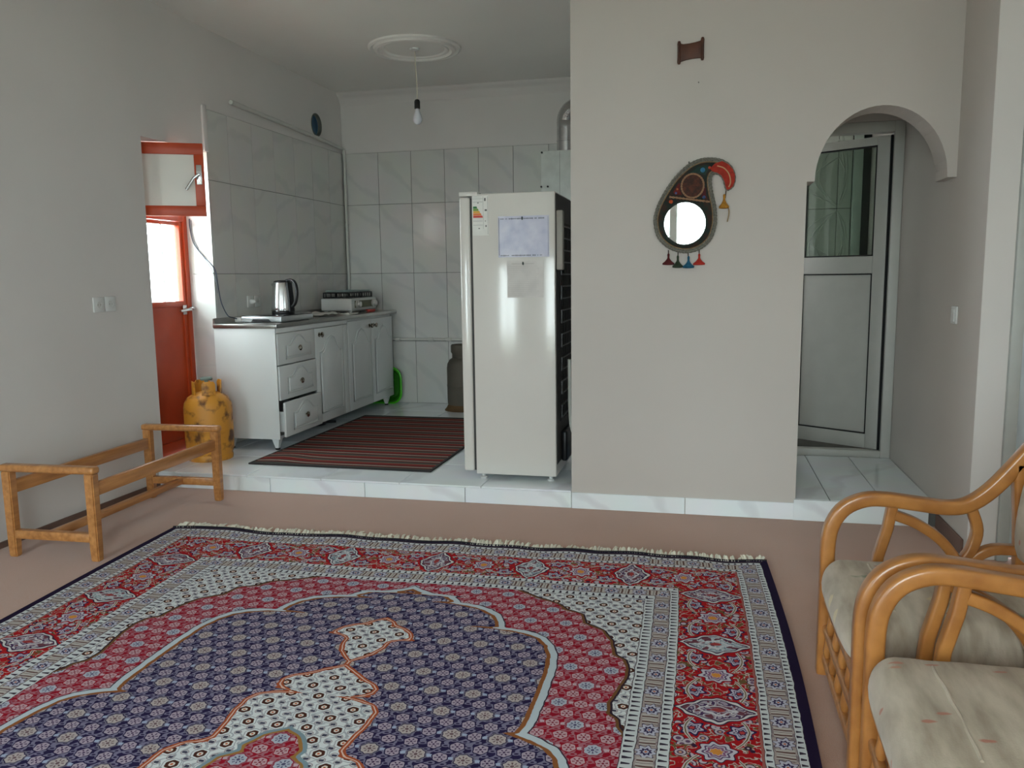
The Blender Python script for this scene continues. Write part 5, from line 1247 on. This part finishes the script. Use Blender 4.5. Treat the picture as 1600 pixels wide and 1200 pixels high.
inlay([(430, 282), (500, 232), (560, 212), (592, 222), (580, 262), (560, 300), (530, 290), (480, 276)], (34, 60, 54), 'green_inlay')
inlay([(290, 440), (330, 372), (348, 360), (344, 420), (362, 462), (300, 462)], (96, 22, 22), 'maroon_inlay')
inlay([(540, 430), (560, 400), (566, 470), (574, 500), (520, 484)], (80, 24, 30), 'maroon_inlay')
for nm, (a, c_), rr_, col in (('bead', (540, 257), 0.012, (56, 124, 164)), ('bead', (597, 238), 0.007, (204, 84, 48)), ('bead', (312, 448), 0.006, (90, 100, 150)), ('bead', (547, 484), 0.008, (60, 84, 130)), ('bead', (268, 520), 0.010, (196, 84, 40)), ('bead', (324, 415), 0.005, (190, 120, 70))):
    q = zp(a, c_); b = NB(); lathe(b, [(rr_ * 0.2, -0.020 - rr_ * 0.3), (rr_ * 0.8, -0.018), (rr_, -0.0145), (rr_ * 0.6, -0.012)], 14, (q[0], 0, q[1]), 'y'); obj(nm, b, pm('bead_%d_%d' % (col[0], col[2]), col, 0.5), mr, off=L)
b = NB(); P3 = [Vector((zp(255 + 340 * i / 40.0, 480 + 44 * i / 40.0)[0], -0.016, zp(255 + 340 * i / 40.0, 480 + 44 * i / 40.0)[1])) for i in range(41)]
sweep(b, P3, circ(0.005, 8), scales=[1 + 0.3 * math.sin(i * 1.9) for i in range(41)]); obj('cross_braid', b, MATS['braid_beige'], mr, off=L, ang=80)
b = NB(); q = zp(425, 215); tube(b, [(q[0], -0.001, q[1] + 0.018), (q[0], -0.008, q[1] + 0.012), (q[0] + 0.002, -0.008, q[1] - 0.006)], 0.003, 6); obj('hanging_loop', b, M_BLACK, mr, off=L)
def tassel(top, bot, w_, col, extra=None):
    a = zp(*top); c_ = zp(*bot); H_ = a[1] - c_[1]
    b = NB(); tube(b, [(a[0], -0.012, a[1]), ((a[0] + c_[0]) / 2, -0.012, c_[1] + H_ * 0.55)], 0.0025, 6)
    o = obj('tassel_cord', b, pm('tassel_cord_dark', (60, 44, 36), 0.9), mr, off=L)
    b = NB(); lathe(b, [(0.003, c_[1] + H_ * 0.78), (0.006, c_[1] + H_ * 0.70), (0.005, c_[1] + H_ * 0.52), (0.007, c_[1] + H_ * 0.42), (w_ * 0.55, c_[1] + H_ * 0.26), (w_, c_[1] + H_ * 0.12), (w_ * 0.95, c_[1] + 0.002), (w_ * 0.4, c_[1])], 16, (c_[0], -0.0125 - 0.000, 0))
    for v in b.verts: v.co.y = -0.0135 + (v.co.y + 0.0125) * 0.55
    obj('tassel', b, pm('tassel_%d_%d' % (col[0], col[2]), col, 0.95, var=0.2, scale=90, bump=0.5, bscale=300), mr, off=L)
tassel((238, 935), (235, 1064), 0.030, (88, 22, 26)); tassel((320, 950), (315, 1088), 0.027, (44, 58, 40)); tassel((406, 955), (406, 1090), 0.029, (22, 92, 122)); tassel((500, 935), (497, 1062), 0.030, (178, 40, 26))
tassel((732, 425), (712, 582), 0.025, (176, 120, 36))
b = NB(); tube(b, spline([(zp(a, c_)[0], -0.013, zp(a, c_)[1]) for a, c_ in ((735, 540), (752, 590), (750, 640), (738, 692))], 4), 0.003, 6); obj('loose_thread', b, pm('thread_tan', (150, 128, 96), 0.9), mr, off=L)

# ================================================================== BROWN PLAQUE
def pq(a, c_):
    u = 1040 + a / 12.0; v = 40 + c_ / 12.0
    return (0.596 + (u - 1080) * 0.00305, 2.327 - (v - 80) * 0.0030 + (u - 1080) * 0.00007)
M_PLQ = pm('plaque_brown', (92, 50, 28), 0.55, scale=14, col2=(56, 28, 14), lo=0.3, hi=0.7, bump=0.2, bscale=50)
pg = thing('wooden_plaque', 'small dark brown scroll shaped plaque high on the partition', 'plaque', (0.596, -0.002, 2.27)); L = pg.location
top_ = [(270, 325), (330, 345), (450, 342), (560, 328), (640, 312), (675, 295)]; bot_ = [(675, 632), (600, 630), (500, 632), (400, 642), (320, 658), (270, 672)]
b = NB(); prism(b, [pq(*p) for p in top_ + bot_], 'xz', -0.014, -0.001, 0.003); obj('panel', b, M_PLQ, pg, off=L)
for (a0, c0), (a1, c1) in (((252, 285), (254, 715)), ((692, 250), (692, 678))):
    p0, p1 = pq(a0, c0), pq(a1, c1); b = NB(); P3 = [Vector((p0[0] + (p1[0] - p0[0]) * i / 10, -0.011, p0[1] + (p1[1] - p0[1]) * i / 10)) for i in range(11)]
    sweep(b, P3, circ(0.0078, 10), scales=[0.75, 1.1, 1.0, 0.95, 0.95, 0.95, 0.95, 0.95, 1.0, 1.1, 0.75]); obj('scroll_roll', b, M_PLQ, pg, off=L)
b = NB(); lathe(b, [(0.003, -0.0005), (0.003, -0.006), (0.001, -0.007)], 8, (0.634, 0, 2.178), 'y'); tag(obj('wall_nail', b, pm('nail_grey', (110, 106, 100), 0.5)), 'tiny grey nail in the partition below the brown plaque', 'nail')
